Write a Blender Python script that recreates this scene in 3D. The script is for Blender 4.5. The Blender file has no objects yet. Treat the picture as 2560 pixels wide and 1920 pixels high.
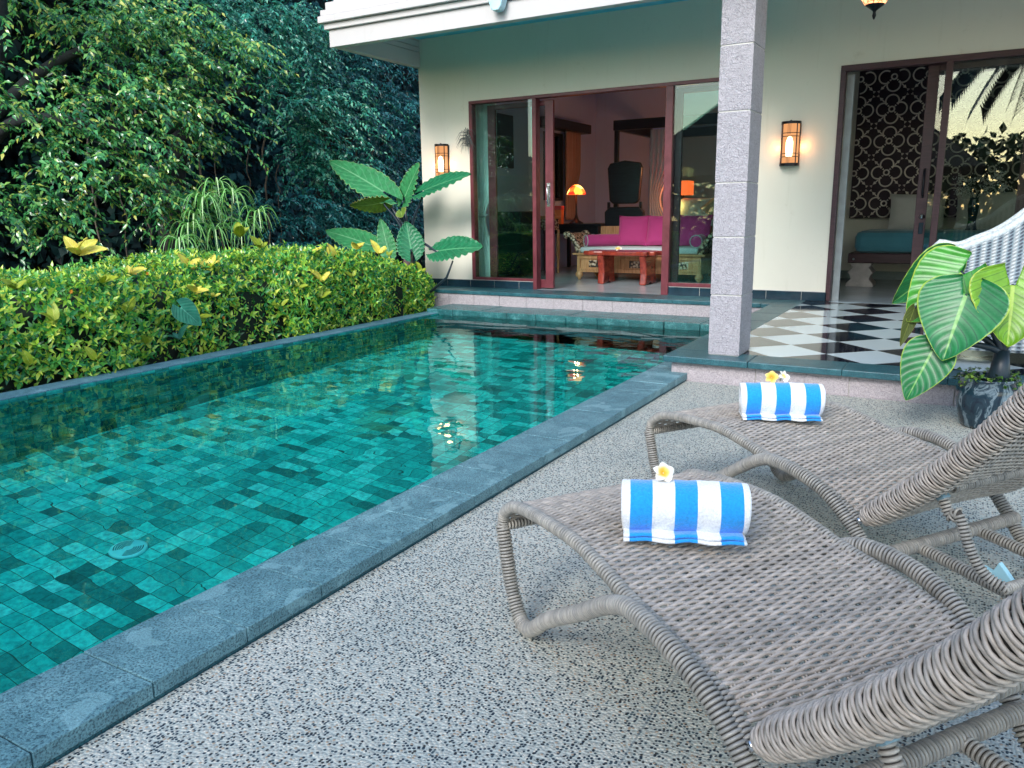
import bpy, bmesh, math, random
import numpy as np
from mathutils import Vector, Matrix
random.seed(7); RNG = np.random.default_rng(11)
SC = bpy.context.scene; COL = SC.collection
R_ = math.radians; PI = math.pi
# ------------------------------------------------------------------ materials
def newmat(name):
    m = bpy.data.materials.new(name); m.use_nodes = True
    nt = m.node_tree; b = nt.nodes['Principled BSDF']
    return m, nt, b
def N(nt, t, **k):
    n = nt.nodes.new(t)
    for a, v in k.items():
        if a in n.inputs.keys(): n.inputs[a].default_value = v
        else: setattr(n, a, v)
    return n
def ramp(nt, fac, stops, interp='LINEAR'):
    r = nt.nodes.new('ShaderNodeValToRGB'); r.color_ramp.interpolation = interp
    e = r.color_ramp.elements
    while len(e) < len(stops): e.new(0.5)
    for i, (p, c) in enumerate(stops):
        e[i].position = p; e[i].color = (c[0], c[1], c[2], 1)
    nt.links.new(fac, r.inputs[0]); return r.outputs[0]
def mixc(nt, fac, a, b, mode='MIX'):
    n = nt.nodes.new('ShaderNodeMix'); n.data_type = 'RGBA'; n.blend_type = mode
    for s, v in ((n.inputs[0], fac), (n.inputs[6], a), (n.inputs[7], b)):
        if hasattr(v, 'links'): nt.links.new(v, s)
        elif isinstance(v, (int, float)): s.default_value = v
        else: s.default_value = (v[0], v[1], v[2], 1)
    return n.outputs[2]
def coord(nt, kind='Object', scale=None, rot=None, loc=None):
    t = nt.nodes.new('ShaderNodeTexCoord'); o = t.outputs[kind]
    if scale or rot or loc:
        m = nt.nodes.new('ShaderNodeMapping')
        if scale: m.inputs['Scale'].default_value = scale
        if rot: m.inputs['Rotation'].default_value = rot
        if loc: m.inputs['Location'].default_value = loc
        nt.links.new(o, m.inputs[0]); o = m.outputs[0]
    return o
def noise(nt, vec, scale, detail=3, rough=.5, out='Fac', dist=0):
    n = N(nt, 'ShaderNodeTexNoise'); n.inputs['Scale'].default_value = scale
    n.inputs['Detail'].default_value = detail; n.inputs['Roughness'].default_value = rough
    n.inputs['Distortion'].default_value = dist
    nt.links.new(vec, n.inputs['Vector']); return n.outputs[out]
def bump(nt, b, h, strength=.3, dist=.01):
    n = nt.nodes.new('ShaderNodeBump'); n.inputs['Strength'].default_value = strength
    n.inputs['Distance'].default_value = dist
    nt.links.new(h, n.inputs['Height']); nt.links.new(n.outputs[0], b.inputs['Normal']); return n
def math_(nt, op, a, b=None, c=None):
    n = nt.nodes.new('ShaderNodeMath'); n.operation = op
    for i, v in enumerate((a, b, c)):
        if v is None: continue
        if hasattr(v, 'links'): nt.links.new(v, n.inputs[i])
        else: n.inputs[i].default_value = v
    return n.outputs[0]
MATS = {}
def plain(name, c, rough=.6, var=.15, scale=8, metal=0, bmp=0, bscale=60, spec=.5, emit=None, es=0):
    if name in MATS: return MATS[name]
    m, nt, b = newmat(name); v = coord(nt)
    f = noise(nt, v, scale, 4, .6)
    lo = [x * (1 - var) for x in c]; hi = [min(1, x * (1 + var)) for x in c]
    nt.links.new(ramp(nt, f, [(.3, lo), (.7, hi)]), b.inputs['Base Color'])
    b.inputs['Roughness'].default_value = rough; b.inputs['Metallic'].default_value = metal
    b.inputs['Specular IOR Level'].default_value = spec
    if bmp: bump(nt, b, noise(nt, v, bscale, 3, .6), bmp, .005)
    if emit:
        b.inputs['Emission Color'].default_value = (*emit, 1); b.inputs['Emission Strength'].default_value = es
    MATS[name] = m; return m
def wood(name, a, b_, rough=.45, scale=(1, 1, 14), bs=.15):
    m, nt, b = newmat(name)
    v = coord(nt, scale=scale)
    f = noise(nt, v, 3.0, 5, .65, dist=1.2)
    nt.links.new(ramp(nt, f, [(.3, a), (.7, b_)]), b.inputs['Base Color'])
    b.inputs['Roughness'].default_value = rough; bump(nt, b, f, bs, .004); return m
# pebble-wash deck
def mk_deck():
    m, nt, b = newmat('pebble_wash'); v = coord(nt)
    wob = noise(nt, v, 9, 2, .5, 'Color')
    vv = nt.nodes.new('ShaderNodeVectorMath'); vv.operation = 'MULTIPLY_ADD'
    nt.links.new(wob, vv.inputs[0]); vv.inputs[1].default_value = (.02, .02, 0); nt.links.new(v, vv.inputs[2])
    vor = N(nt, 'ShaderNodeTexVoronoi'); vor.inputs['Scale'].default_value = 118; vor.voronoi_dimensions = '2D'
    nt.links.new(vv.outputs[0], vor.inputs['Vector'])
    sep = nt.nodes.new('ShaderNodeSeparateColor'); nt.links.new(vor.outputs['Color'], sep.inputs[0])
    stone = ramp(nt, sep.outputs[0], [(0, (.006, .022, .045)), (.20, (.05, .085, .11)), (.27, (.40, .41, .40)), (.55, (.54, .53, .50)),
                                      (.76, (.68, .65, .60)), (.85, (.42, .32, .25)), (.92, (.018, .016, .018))], 'CONSTANT')
    edge = ramp(nt, vor.outputs['Distance'], [(.34, (0, 0, 0)), (.50, (1, 1, 1))])
    mort = mixc(nt, noise(nt, v, 40, 2), (.38, .43, .44), (.56, .59, .575))
    c = mixc(nt, edge, stone, mort)
    big = noise(nt, v, 1.3, 4, .6)
    c = mixc(nt, 1.0, c, ramp(nt, big, [(.3, (.80, .84, .80)), (.5, (1, .985, .90)), (.7, (1.06, 1.02, .93))]), 'MULTIPLY')
    sx = nt.nodes.new('ShaderNodeSeparateXYZ'); nt.links.new(v, sx.inputs[0])
    j = None
    for ax, off in ((0, .568), (1, .90)):
        q = math_(nt, 'ADD', sx.outputs[ax], 50 + off if ax == 0 else 50 - off + .0)
        q = math_(nt, 'MODULO', q, 1.02 if ax == 0 else 1.0) if False else math_(nt, 'PINGPONG', math_(nt, 'ADD', sx.outputs[ax], off if ax == 0 else -off), 1.0 if ax == 0 else .9)
        l = math_(nt, 'MULTIPLY', math_(nt, 'LESS_THAN', q, .0028), .5)
        j = l if j is None else math_(nt, 'MAXIMUM', j, l)
    c = mixc(nt, j, c, (.16, .20, .22))
    nt.links.new(c, b.inputs['Base Color'])
    b.inputs['Roughness'].default_value = .55
    h = math_(nt, 'SUBTRACT', 1, vor.outputs['Distance'])
    bump(nt, b, h, .55, .006); return m
def mk_slate(name, c0, c1, c2, rough=.5, pitted=.5, patch=True):
    m, nt, b = newmat(name); v = coord(nt)
    f = noise(nt, v, 6.5, 10, .78); g = noise(nt, v, 170, 2, .6)
    col = ramp(nt, f, [(.25, c0), (.5, c1), (.75, c2)])
    col = mixc(nt, 1.0, col, ramp(nt, g, [(.36, (.30, .36, .40)), (.47, (1, 1, 1)), (.66, (1.5, 1.45, 1.4))]), 'MULTIPLY')
    if patch:
        p = ramp(nt, noise(nt, v, 6.1, 3, .5, dist=.7), [(.585, (0, 0, 0)), (.60, (1, 1, 1))])
        col = mixc(nt, math_(nt, 'MULTIPLY', p, .38), col, [min(1, x * 1.35) for x in c2])
        nt.links.new(ramp(nt, p, [(0, (rough,) * 3), (1, (rough * .75,) * 3)]), b.inputs['Roughness'])
    else: b.inputs['Roughness'].default_value = rough
    nt.links.new(col, b.inputs['Base Color'])
    bump(nt, b, math_(nt, 'ADD', math_(nt, 'MULTIPLY', f, 2.0), g), pitted, .004); return m
def mk_granite(name, c, rough=.7, st=.8, sc=(1, 1, 1)):
    m, nt, b = newmat(name); v = coord(nt, scale=sc)
    f = noise(nt, v, 42, 3, .6, dist=1.5); g = noise(nt, v, 150, 2, .6)
    col = ramp(nt, f, [(.3, [x * .62 for x in c]), (.5, c), (.72, [min(1, x * 1.3) for x in c])])
    col = mixc(nt, .35, col, ramp(nt, g, [(.35, (.12, .13, .16)), (.6, (.6, .58, .62))]))
    nt.links.new(col, b.inputs['Base Color']); b.inputs['Roughness'].default_value = rough
    bump(nt, b, math_(nt, 'ADD', f, math_(nt, 'MULTIPLY', g, .3)), st, .012); return m
def mk_pool():
    m, nt, b = newmat('green_stone_tiles'); v = coord(nt)
    br = nt.nodes.new('ShaderNodeTexBrick'); br.offset = 0.0; br.squash = 1
    br.inputs['Scale'].default_value = 1; br.inputs['Brick Width'].default_value = .132; br.inputs['Row Height'].default_value = .094
    br.inputs['Mortar Size'].default_value = .0022; br.inputs['Bias'].default_value = 0
    br.inputs['Color1'].default_value = (0, 0, 0, 1); br.inputs['Color2'].default_value = (1, 1, 1, 1); br.inputs['Mortar'].default_value = (.1, .1, .1, 1)
    # wall tiles use z as the row
    sx = nt.nodes.new('ShaderNodeSeparateXYZ'); nt.links.new(v, sx.inputs[0])
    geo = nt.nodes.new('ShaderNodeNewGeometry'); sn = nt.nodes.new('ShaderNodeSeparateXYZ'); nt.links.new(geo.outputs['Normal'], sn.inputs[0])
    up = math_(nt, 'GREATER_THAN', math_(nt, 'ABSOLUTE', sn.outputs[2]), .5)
    xs = math_(nt, 'ADD', math_(nt, 'MULTIPLY', sx.outputs[0], 1), math_(nt, 'MULTIPLY', math_(nt, 'SUBTRACT', 1, up), sx.outputs[1]))
    ys = math_(nt, 'ADD', math_(nt, 'MULTIPLY', up, sx.outputs[1]), math_(nt, 'MULTIPLY', math_(nt, 'SUBTRACT', 1, up), sx.outputs[2]))
    cb = nt.nodes.new('ShaderNodeCombineXYZ'); nt.links.new(xs, cb.inputs[0]); nt.links.new(ys, cb.inputs[1])
    nt.links.new(cb.outputs[0], br.inputs['Vector'])
    fac = br.outputs['Color']
    # per-tile variation with two brick groupings so that runs of like tiles appear
    col = ramp(nt, fac, [(0, (.004, .18, .17)), (.12, (.006, .34, .32)), (.35, (.010, .55, .51)), (.6, (.016, .74, .68)), (.82, (.04, .92, .85)), (1, (.12, .98, .93))])
    n2 = noise(nt, v, 26, 5, .7)
    col = mixc(nt, 1, col, ramp(nt, n2, [(.3, (.45, .50, .52)), (.6, (1.1, 1.08, 1.06))]), 'MULTIPLY')
    col = mixc(nt, math_(nt, 'MULTIPLY', ramp(nt, noise(nt, v, .9, 3), [(.45, (0, 0, 0)), (.7, (1, 1, 1))]), .25), col, (.03, .42, .42))
    col = mixc(nt, 1, col, mixc(nt, up, (.42, .46, .46), (1, 1, 1)), 'MULTIPLY')   # wall shade put into the tile colour
    nt.links.new(mixc(nt, br.outputs['Fac'], col, (.012, .10, .09)), b.inputs['Base Color'])
    b.inputs['Roughness'].default_value = .6; return m
def mk_water():
    m, nt, b = newmat('pool_water_surface'); v = coord(nt, scale=(1, 1.5, 1))
    nt.nodes.remove(b); out = nt.nodes['Material Output']
    g = N(nt, 'ShaderNodeBsdfGlass'); g.inputs['IOR'].default_value = 1.33; g.inputs['Roughness'].default_value = 0
    g.inputs['Color'].default_value = (.62, .98, .96, 1)
    h = math_(nt, 'ADD', noise(nt, v, 1.9, 1, .4, dist=.8), math_(nt, 'MULTIPLY', noise(nt, v, 7, 1, .4, dist=.5), .09))
    bp = nt.nodes.new('ShaderNodeBump'); bp.inputs['Strength'].default_value = .16; bp.inputs['Distance'].default_value = .03
    nt.links.new(h, bp.inputs['Height']); nt.links.new(bp.outputs[0], g.inputs['Normal'])
    tr = N(nt, 'ShaderNodeBsdfTransparent'); tr.inputs['Color'].default_value = (.70, .97, .93, 1)
    mx = nt.nodes.new('ShaderNodeMixShader'); mx.inputs[0].default_value = .0
    nt.links.new(g.outputs[0], mx.inputs[1]); nt.links.new(tr.outputs[0], mx.inputs[2])
    nt.links.new(mx.outputs[0], out.inputs['Surface']); return m
def mk_glass(name, tint, ior=1.6):
    m, nt, b = newmat(name); nt.nodes.remove(b); out = nt.nodes['Material Output']
    tr = N(nt, 'ShaderNodeBsdfTransparent'); tr.inputs['Color'].default_value = (*tint, 1)
    gl = N(nt, 'ShaderNodeBsdfGlossy'); gl.inputs['Roughness'].default_value = .0
    gl.inputs['Color'].default_value = (.95, 1, 1, 1)
    fr = N(nt, 'ShaderNodeFresnel'); fr.inputs['IOR'].default_value = ior
    mx = nt.nodes.new('ShaderNodeMixShader'); nt.links.new(fr.outputs[0], mx.inputs[0])
    nt.links.new(tr.outputs[0], mx.inputs[1]); nt.links.new(gl.outputs[0], mx.inputs[2])
    nt.links.new(mx.outputs[0], out.inputs['Surface']); return m
def mk_leafset(name, stops, rough=.42, trans=.0, spec=.5):
    m, nt, b = newmat(name)
    g = nt.nodes.new('ShaderNodeNewGeometry')
    nt.links.new(ramp(nt, g.outputs['Random Per Island'], stops), b.inputs['Base Color'])
    b.inputs['Roughness'].default_value = rough; b.inputs['Specular IOR Level'].default_value = spec
    if trans:
        out = nt.nodes['Material Output']; t = nt.nodes.new('ShaderNodeBsdfTranslucent')
        nt.links.new(ramp(nt, g.outputs['Random Per Island'], [(p, (min(1, c[0] * 1.6), min(1, c[1] * 1.6), c[2])) for p, c in stops]), t.inputs['Color'])
        mx = nt.nodes.new('ShaderNodeMixShader'); mx.inputs[0].default_value = trans
        nt.links.new(b.outputs[0], mx.inputs[1]); nt.links.new(t.outputs[0], mx.inputs[2]); nt.links.new(mx.outputs[0], out.inputs['Surface'])
    return m
def mk_bigleaf(name, base, rib, edge, rough=.35, trans=.15, vein_c=None):
    """broad leaf: UV.x across (0..1, .5 midrib), UV.y along"""
    m, nt, b = newmat(name); t = nt.nodes.new('ShaderNodeTexCoord'); sx = nt.nodes.new('ShaderNodeSeparateXYZ')
    nt.links.new(t.outputs['UV'], sx.inputs[0])
    ax = math_(nt, 'ABSOLUTE', math_(nt, 'SUBTRACT', sx.outputs[0], .5))
    v = coord(nt); n = noise(nt, v, 14, 4, .6)
    col = ramp(nt, n, [(.3, [x * .75 for x in base]), (.7, [min(1, x * 1.25) for x in base])])
    vein = math_(nt, 'PINGPONG', math_(nt, 'SUBTRACT', math_(nt, 'MULTIPLY', sx.outputs[1], 9), math_(nt, 'MULTIPLY', ax, 5)), .5)
    vl = ramp(nt, vein, [(0, (1, 1, 1)), (.10, (0, 0, 0))])
    col = mixc(nt, math_(nt, 'MULTIPLY', vl, .45 if vein_c is None else .75), col, vein_c or rib)
    mid = ramp(nt, ax, [(.0, (1, 1, 1)), (.018, (.9, .9, .9)), (.028, (0, 0, 0))])
    col = mixc(nt, mid, col, rib)
    ed = ramp(nt, ax, [(.475, (0, 0, 0)), (.495, (1, 1, 1))])
    col = mixc(nt, ed, col, edge)
    nt.links.new(col, b.inputs['Base Color']); b.inputs['Roughness'].default_value = rough
    bump(nt, b, ramp(nt, vein, [(0, (0, 0, 0)), (.5, (1, 1, 1))]), .18, .006)
    out = nt.nodes['Material Output']; tl = nt.nodes.new('ShaderNodeBsdfTranslucent'); nt.links.new(col, tl.inputs['Color'])
    mx = nt.nodes.new('ShaderNodeMixShader'); mx.inputs[0].default_value = trans
    nt.links.new(b.outputs[0], mx.inputs[1]); nt.links.new(tl.outputs[0], mx.inputs[2]); nt.links.new(mx.outputs[0], out.inputs['Surface'])
    return m
# ------------------------------------------------------------------ mesh builder
class MB:
    def __init__(s): s.v = []; s.f = []; s.uv = None
    def box(s, x0, x1, y0, y1, z0, z1):
        b = len(s.v)
        s.v += [(x0, y0, z0), (x1, y0, z0), (x1, y1, z0), (x0, y1, z0), (x0, y0, z1), (x1, y0, z1), (x1, y1, z1), (x0, y1, z1)]
        s.f += [tuple(b + i for i in q) for q in ((0, 3, 2, 1), (4, 5, 6, 7), (0, 1, 5, 4), (1, 2, 6, 5), (2, 3, 7, 6), (3, 0, 4, 7))]
        return s
    def tube(s, path, r, n=8, caps=True, flat=None):
        P = [Vector(p) for p in path]; b = len(s.v); up = None
        m = len(P)
        for i, p in enumerate(P):
            d = (P[min(i + 1, m - 1)] - P[max(i - 1, 0)])
            d = d.normalized() if d.length > 1e-9 else Vector((0, 0, 1))
            if up is None:
                up = Vector((0, 0, 1)) if abs(d.z) < .9 else Vector((1, 0, 0))
            a = d.cross(up)
            a = a.normalized() if a.length > 1e-6 else d.orthogonal().normalized()
            up = a.cross(d).normalized()
            rr = r[i] if hasattr(r, '__len__') else r
            for k in range(n):
                t = 2 * PI * k / n
                s.v.append(tuple(p + a * math.cos(t) * rr + up * math.sin(t) * rr * (flat or 1)))
        for i in range(m - 1):
            for k in range(n):
                a0 = b + i * n + k; a1 = b + i * n + (k + 1) % n
                s.f.append((a0, a1, a1 + n, a0 + n))
        if caps:
            s.f.append(tuple(b + k for k in range(n))[::-1]); s.f.append(tuple(b + (m - 1) * n + k for k in range(n)))
        return s
    def lathe(s, prof, c=(0, 0, 0), n=24, a0=0, a1=2 * PI):
        b = len(s.v); full = abs(a1 - a0 - 2 * PI) < 1e-6; cols = n if full else n + 1
        for r, z in prof:
            for k in range(cols):
                t = a0 + (a1 - a0) * k / n
                s.v.append((c[0] + r * math.cos(t), c[1] + r * math.sin(t), c[2] + z))
        for i in range(len(prof) - 1):
            for k in range(n):
                k2 = (k + 1) % cols
                s.f.append((b + i * cols + k, b + i * cols + k2, b + (i + 1) * cols + k2, b + (i + 1) * cols + k))
        if full:
            if prof[0][0] > 1e-4: s.f.append(tuple(b + k for k in range(n))[::-1])
            if prof[-1][0] > 1e-4: s.f.append(tuple(b + (len(prof) - 1) * cols + k for k in range(n)))
        return s
    def prism(s, poly, axis, a, b_):
        """poly: 2D points; axis: 'x','y','z' extrusion axis"""
        b = len(s.v); n = len(poly)
        for w in (a, b_):
            for p, q in poly:
                s.v.append({'x': (w, p, q), 'y': (p, w, q), 'z': (p, q, w)}[axis])
        s.f.append(tuple(range(b, b + n))); s.f.append(tuple(range(b + 2 * n - 1, b + n - 1, -1)))
        for i in range(n):
            j = (i + 1) % n; s.f.append((b + i, b + n + i, b + n + j, b + j))
        return s
    def ball(s, c, r, n=12, sz=1):
        return s.lathe([(max(r * math.sin(PI * i / n), 1e-5), -r * sz * math.cos(PI * i / n)) for i in range(n + 1)], c, n * 2)
    def grid(s, fn, nu, nv, uv=False):
        b = len(s.v)
        if uv and s.uv is None: s.uv = []
        for i in range(nu + 1):
            for j in range(nv + 1):
                s.v.append(tuple(fn(i / nu, j / nv)))
                if uv: s.uv.append((i / nu, j / nv))
        for i in range(nu):
            for j in range(nv):
                a = b + i * (nv + 1) + j
                s.f.append((a, a + nv + 1, a + nv + 2, a + 1))
        return s
    def build(s, name, mat, parent=None, smooth=False, bevel=0, loc=None, rot=None, subsurf=0, solid=0):
        me = bpy.data.meshes.new(name); me.from_pydata(s.v, [], s.f); me.materials.append(mat)
        if s.uv is not None:
            ul = me.uv_layers.new(name='UVMap'); idx = np.zeros(len(me.loops), dtype=np.int32); me.loops.foreach_get('vertex_index', idx)
            ul.data.foreach_set('uv', np.array(s.uv, dtype=np.float32)[idx].ravel())
        if smooth: me.polygons.foreach_set('use_smooth', [True] * len(me.polygons))
        me.update()
        bm = bmesh.new(); bm.from_mesh(me); bmesh.ops.recalc_face_normals(bm, faces=bm.faces); bm.to_mesh(me); bm.free()
        o = bpy.data.objects.new(name, me); COL.objects.link(o)
        if parent: o.parent = parent
        if loc: o.location = loc
        if rot: o.rotation_euler = rot
        if solid: md = o.modifiers.new('s', 'SOLIDIFY'); md.thickness = solid; md.offset = 0
        if subsurf: md = o.modifiers.new('u', 'SUBSURF'); md.levels = subsurf; md.render_levels = subsurf
        if bevel:
            md = o.modifiers.new('b', 'BEVEL'); md.width = bevel; md.segments = 2; md.limit_method = 'ANGLE'; md.angle_limit = R_(35)
        return o
def tag(o, label, cat, group=None):
    o['label'] = label; o['category'] = cat
    if group: o['group'] = group
    return o
def struct(o): o['kind'] = 'structure'; return o
def stuff(o): o['kind'] = 'stuff'; return o
def empty(name, loc=(0, 0, 0), rz=0, label=None, cat=None, group=None):
    o = bpy.data.objects.new(name, None); COL.objects.link(o); o.location = loc; o.rotation_euler = (0, 0, rz); o.empty_display_size = .1
    if label: tag(o, label, cat, group)
    return o
def copy_tree(o, parent=None):
    c = o.copy(); COL.objects.link(c); c.parent = parent
    for ch in list(o.children):
        copy_tree(ch, c)
    return c
def spline(pts, n):
    """Catmull-Rom resample by arc length to n points"""
    P = [Vector(p) for p in pts]; P = [P[0] * 2 - P[1]] + P + [P[-1] * 2 - P[-2]]; out = []
    for i in range(1, len(P) - 2):
        for k in range(16):
            t = k / 16; a, b, c, d = P[i - 1:i + 3]
            out.append(.5 * ((2 * b) + (c - a) * t + (2 * a - 5 * b + 4 * c - d) * t * t + (3 * b - a - 3 * c + d) * t ** 3))
    out.append(P[-2]); L = [0]
    for i in range(1, len(out)): L.append(L[-1] + (out[i] - out[i - 1]).length)
    res = []; j = 0
    for k in range(n):
        s = L[-1] * k / (n - 1)
        while j < len(L) - 2 and L[j + 1] < s: j += 1
        f = (s - L[j]) / max(L[j + 1] - L[j], 1e-9); res.append(out[j].lerp(out[j + 1], min(1, max(0, f))))
    return res, L[-1]
def np_mesh(name, verts, faces, mat, parent=None, smooth=False, nside=None):
    me = bpy.data.meshes.new(name); nv = len(verts); nf = len(faces); k = faces.shape[1]
    me.vertices.add(nv); me.vertices.foreach_set('co', np.asarray(verts, dtype=np.float32).ravel())
    me.loops.add(nf * k); me.loops.foreach_set('vertex_index', faces.astype(np.int32).ravel())
    me.polygons.add(nf); me.polygons.foreach_set('loop_start', np.arange(0, nf * k, k, dtype=np.int32))
    me.polygons.foreach_set('loop_total', np.full(nf, k, dtype=np.int32))
    me.materials.append(mat); me.update(calc_edges=True)
    if smooth: me.polygons.foreach_set('use_smooth', [True] * nf)
    o = bpy.data.objects.new(name, me); COL.objects.link(o)
    if parent: o.parent = parent
    return o
def unit(a): return a / np.maximum(np.linalg.norm(a, axis=1, keepdims=True), 1e-9)
def leaves(pos, dirs, normals, length, width, fold=.25, curl=.12):
    """each leaf: 6 vertices, 4 triangles, a pointed folded blade"""
    n = len(pos); d = unit(dirs); s = unit(np.cross(d, normals)); u = unit(np.cross(s, d))
    L = (length if hasattr(length, '__len__') else np.full(n, length))[:, None]; Wd = (width if hasattr(width, '__len__') else np.full(n, width))[:, None]
    base = pos; mid = pos + d * L * .45; tip = pos + d * L - u * L * curl
    l = pos + d * L * .42 + s * Wd * .5 + u * Wd * fold; r = pos + d * L * .42 - s * Wd * .5 + u * Wd * fold
    V = np.stack([base, l, tip, r, mid], 1).reshape(-1, 3); i = np.arange(n)[:, None] * 5
    F = np.concatenate([i + np.array([0, 4, 1]), i + np.array([1, 4, 2]), i + np.array([0, 3, 4]), i + np.array([3, 2, 4])], 0)
    return V, F
# ------------------------------------------------------------------ world, sun, camera
W = bpy.data.worlds.new("World"); SC.world = W; W.use_nodes = True
wn = W.node_tree; sky = wn.nodes.new('ShaderNodeTexSky'); sky.sky_type = 'NISHITA'; sky.sun_disc = False
SUN_EL = 33
sun_dir = Vector((math.cos(R_(SUN_EL)) * .04, math.cos(R_(SUN_EL)) * -.999, math.sin(R_(SUN_EL)))).normalized()
sky.sun_elevation = R_(SUN_EL); sky.sun_rotation = math.atan2(sun_dir.x, sun_dir.y)
sky.air_density = 1.3; sky.dust_density = .9; sky.ozone_density = 1.0
wn.links.new(sky.outputs[0], wn.nodes['Background'].inputs[0]); wn.nodes['Background'].inputs[1].default_value = .15
sl = bpy.data.lights.new('sun', 'SUN'); sl.energy = 1.25; sl.angle = R_(22); sl.color = (1, .97, .93)
so = bpy.data.objects.new('sun', sl); COL.objects.link(so); so.rotation_euler = sun_dir.to_track_quat('Z', 'Y').to_euler()
cam = bpy.data.cameras.new('camera'); co = bpy.data.objects.new('camera', cam); COL.objects.link(co); SC.camera = co
cam.sensor_width = 36; cam.lens = 27.714; cam.clip_end = 500; cam.clip_start = .05
Rm = Matrix(((0.867392452, -0.094695603, 0.488531551), (0.497451692, 0.190887751, -0.846229095), (-0.013120514, 0.977033576, 0.212681082)))
co.matrix_world = Matrix.Translation((0, 0, 1.2)) @ Rm.to_4x4()
SC.view_settings.view_transform = 'Standard'; SC.view_settings.look = 'None'; SC.view_settings.exposure = 1.33; SC.view_settings.gamma = 1
SC.cycles.use_denoising = True; SC.cycles.max_bounces = 10; SC.cycles.transparent_max_bounces = 12; SC.cycles.transmission_bounces = 8
SC.cycles.sample_clamp_indirect = 6; SC.cycles.caustics_refractive = True; SC.cycles.caustics_reflective = True; SC.cycles.blur_glossy = .5
# ------------------------------------------------------------------ shared materials
M_deck = mk_deck()
M_kerb = mk_slate('blue_slate', (.045, .125, .155), (.11, .24, .28), (.21, .38, .42), .4, .8)
M_slate2 = mk_slate('dark_teal_slate', (.008, .05, .065), (.022, .10, .125), (.07, .20, .23), .3, .5, False)
M_wet = mk_slate('wet_slate', (.006, .05, .055), (.02, .12, .13), (.13, .36, .38), .25, .9, False)
M_gran = mk_granite('rough_granite', (.42, .365, .385)); M_pool = mk_pool(); M_water = mk_water()
M_glassL = mk_glass('tinted_glass', (.74, .88, .86), 1.5); M_glassR = mk_glass('grey_glass', (.90, .92, .88), 1.6)
M_frame = wood('maroon_wood', (.10, .018, .026), (.20, .045, .06), .35, (1, 1, 1))
M_frameD = wood('dark_wood', (.035, .014, .020), (.075, .03, .04), .4)
def mk_wall(name, c):
    m, nt, b = newmat(name); v = coord(nt)
    f = noise(nt, v, 1.4, 6, .6)
    col = ramp(nt, f, [(.3, [x * .95 for x in c]), (.7, c)])
    st_ = noise(nt, coord(nt, scale=(6, 6, .5)), 2.2, 5, .65); blot = noise(nt, v, 5.5, 6, .7)
    col = mixc(nt, 1, col, ramp(nt, st_, [(.22, (.93, .93, .91)), (.42, (1, 1, 1))]), 'MULTIPLY')
    col = mixc(nt, 1, col, ramp(nt, blot, [(.25, (.90, .89, .86)), (.38, (1, 1, 1))]), 'MULTIPLY')
    nt.links.new(col, b.inputs['Base Color']); b.inputs['Roughness'].default_value = .8
    bump(nt, b, noise(nt, v, 90, 3), .08, .003); return m
M_wall = mk_wall('cream_render', (.76, .73, .63)); M_trim = mk_wall('pale_trim', (.56, .545, .55)); M_soffit = mk_wall('soffit_pool_bounce', (.12, .60, .82)); M_pceil = mk_wall('porch_ceiling_paint', (.70, .74, .74))  # soffit blue holds the pool's bounced light in its colour
M_in = mk_wall('room_paint', (.56, .62, .88)); M_in2 = mk_wall('room_cream', (.90, .89, .80)); M_ceil = mk_wall('room_ceiling', (.62, .62, .72))
M_black = plain('black_tile', (.012, .035, .055), .2, .2); M_grout = plain('grout', (.55, .55, .52), .8)
M_floor = plain('polished_grey', (.36, .43, .47), .18, .12, 2.5)
M_soil = plain('soil', (.03, .025, .015), .9, .4, 5, bmp=.5)
M_iron = plain('dark_iron', (.012, .014, .02), .35, .2, metal=.6)
# ------------------------------------------------------------------ setting
b = MB(); b.box(-1.685, 5, -3, 5.42, -.2, 0); struct(b.build('pool_deck', M_deck))
b = MB(); b.box(-60, 60, -60, 60, -2.0, -1.9); struct(b.build('ground', M_soil))
b = MB(); b.box(-30, -6.12, -6, 60, -1.6, -.14); b.box(5, 30, -6, 60, -1.6, -.12); b.box(-30, 30, -30, -6.01, -1.6, -.1); struct(b.build('garden_soil', M_soil))
ZF = -1.62
b = MB()
b.v += [(-5.86, -6, ZF), (-1.96, -6, ZF), (-1.96, 8.42, ZF), (-5.86, 8.42, ZF)]; b.f.append((0, 1, 2, 3)) # floor
def wallq(x0, y0, x1, y1, zt):
    n = len(b.v); b.v += [(x0, y0, ZF), (x1, y1, ZF), (x1, y1, zt), (x0, y0, zt)]; b.f.append((n, n + 1, n + 2, n + 3))
wallq(-5.86, -6, -5.86, 8.42, -.056); wallq(-5.86, 8.42, -1.96, 8.42, -.03); wallq(-1.96, 8.42, -1.96, -6, .02); wallq(-1.96, -6, -5.86, -6, .02)
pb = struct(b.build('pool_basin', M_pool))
b = MB(); b.v += [(-5.885, -6, -.07), (-1.955, -6, -.07), (-1.955, 8.43, -.07), (-5.885, 8.43, -.07)]; b.f.append((0, 1, 2, 3)); struct(b.build('pool_water', M_water))
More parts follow.
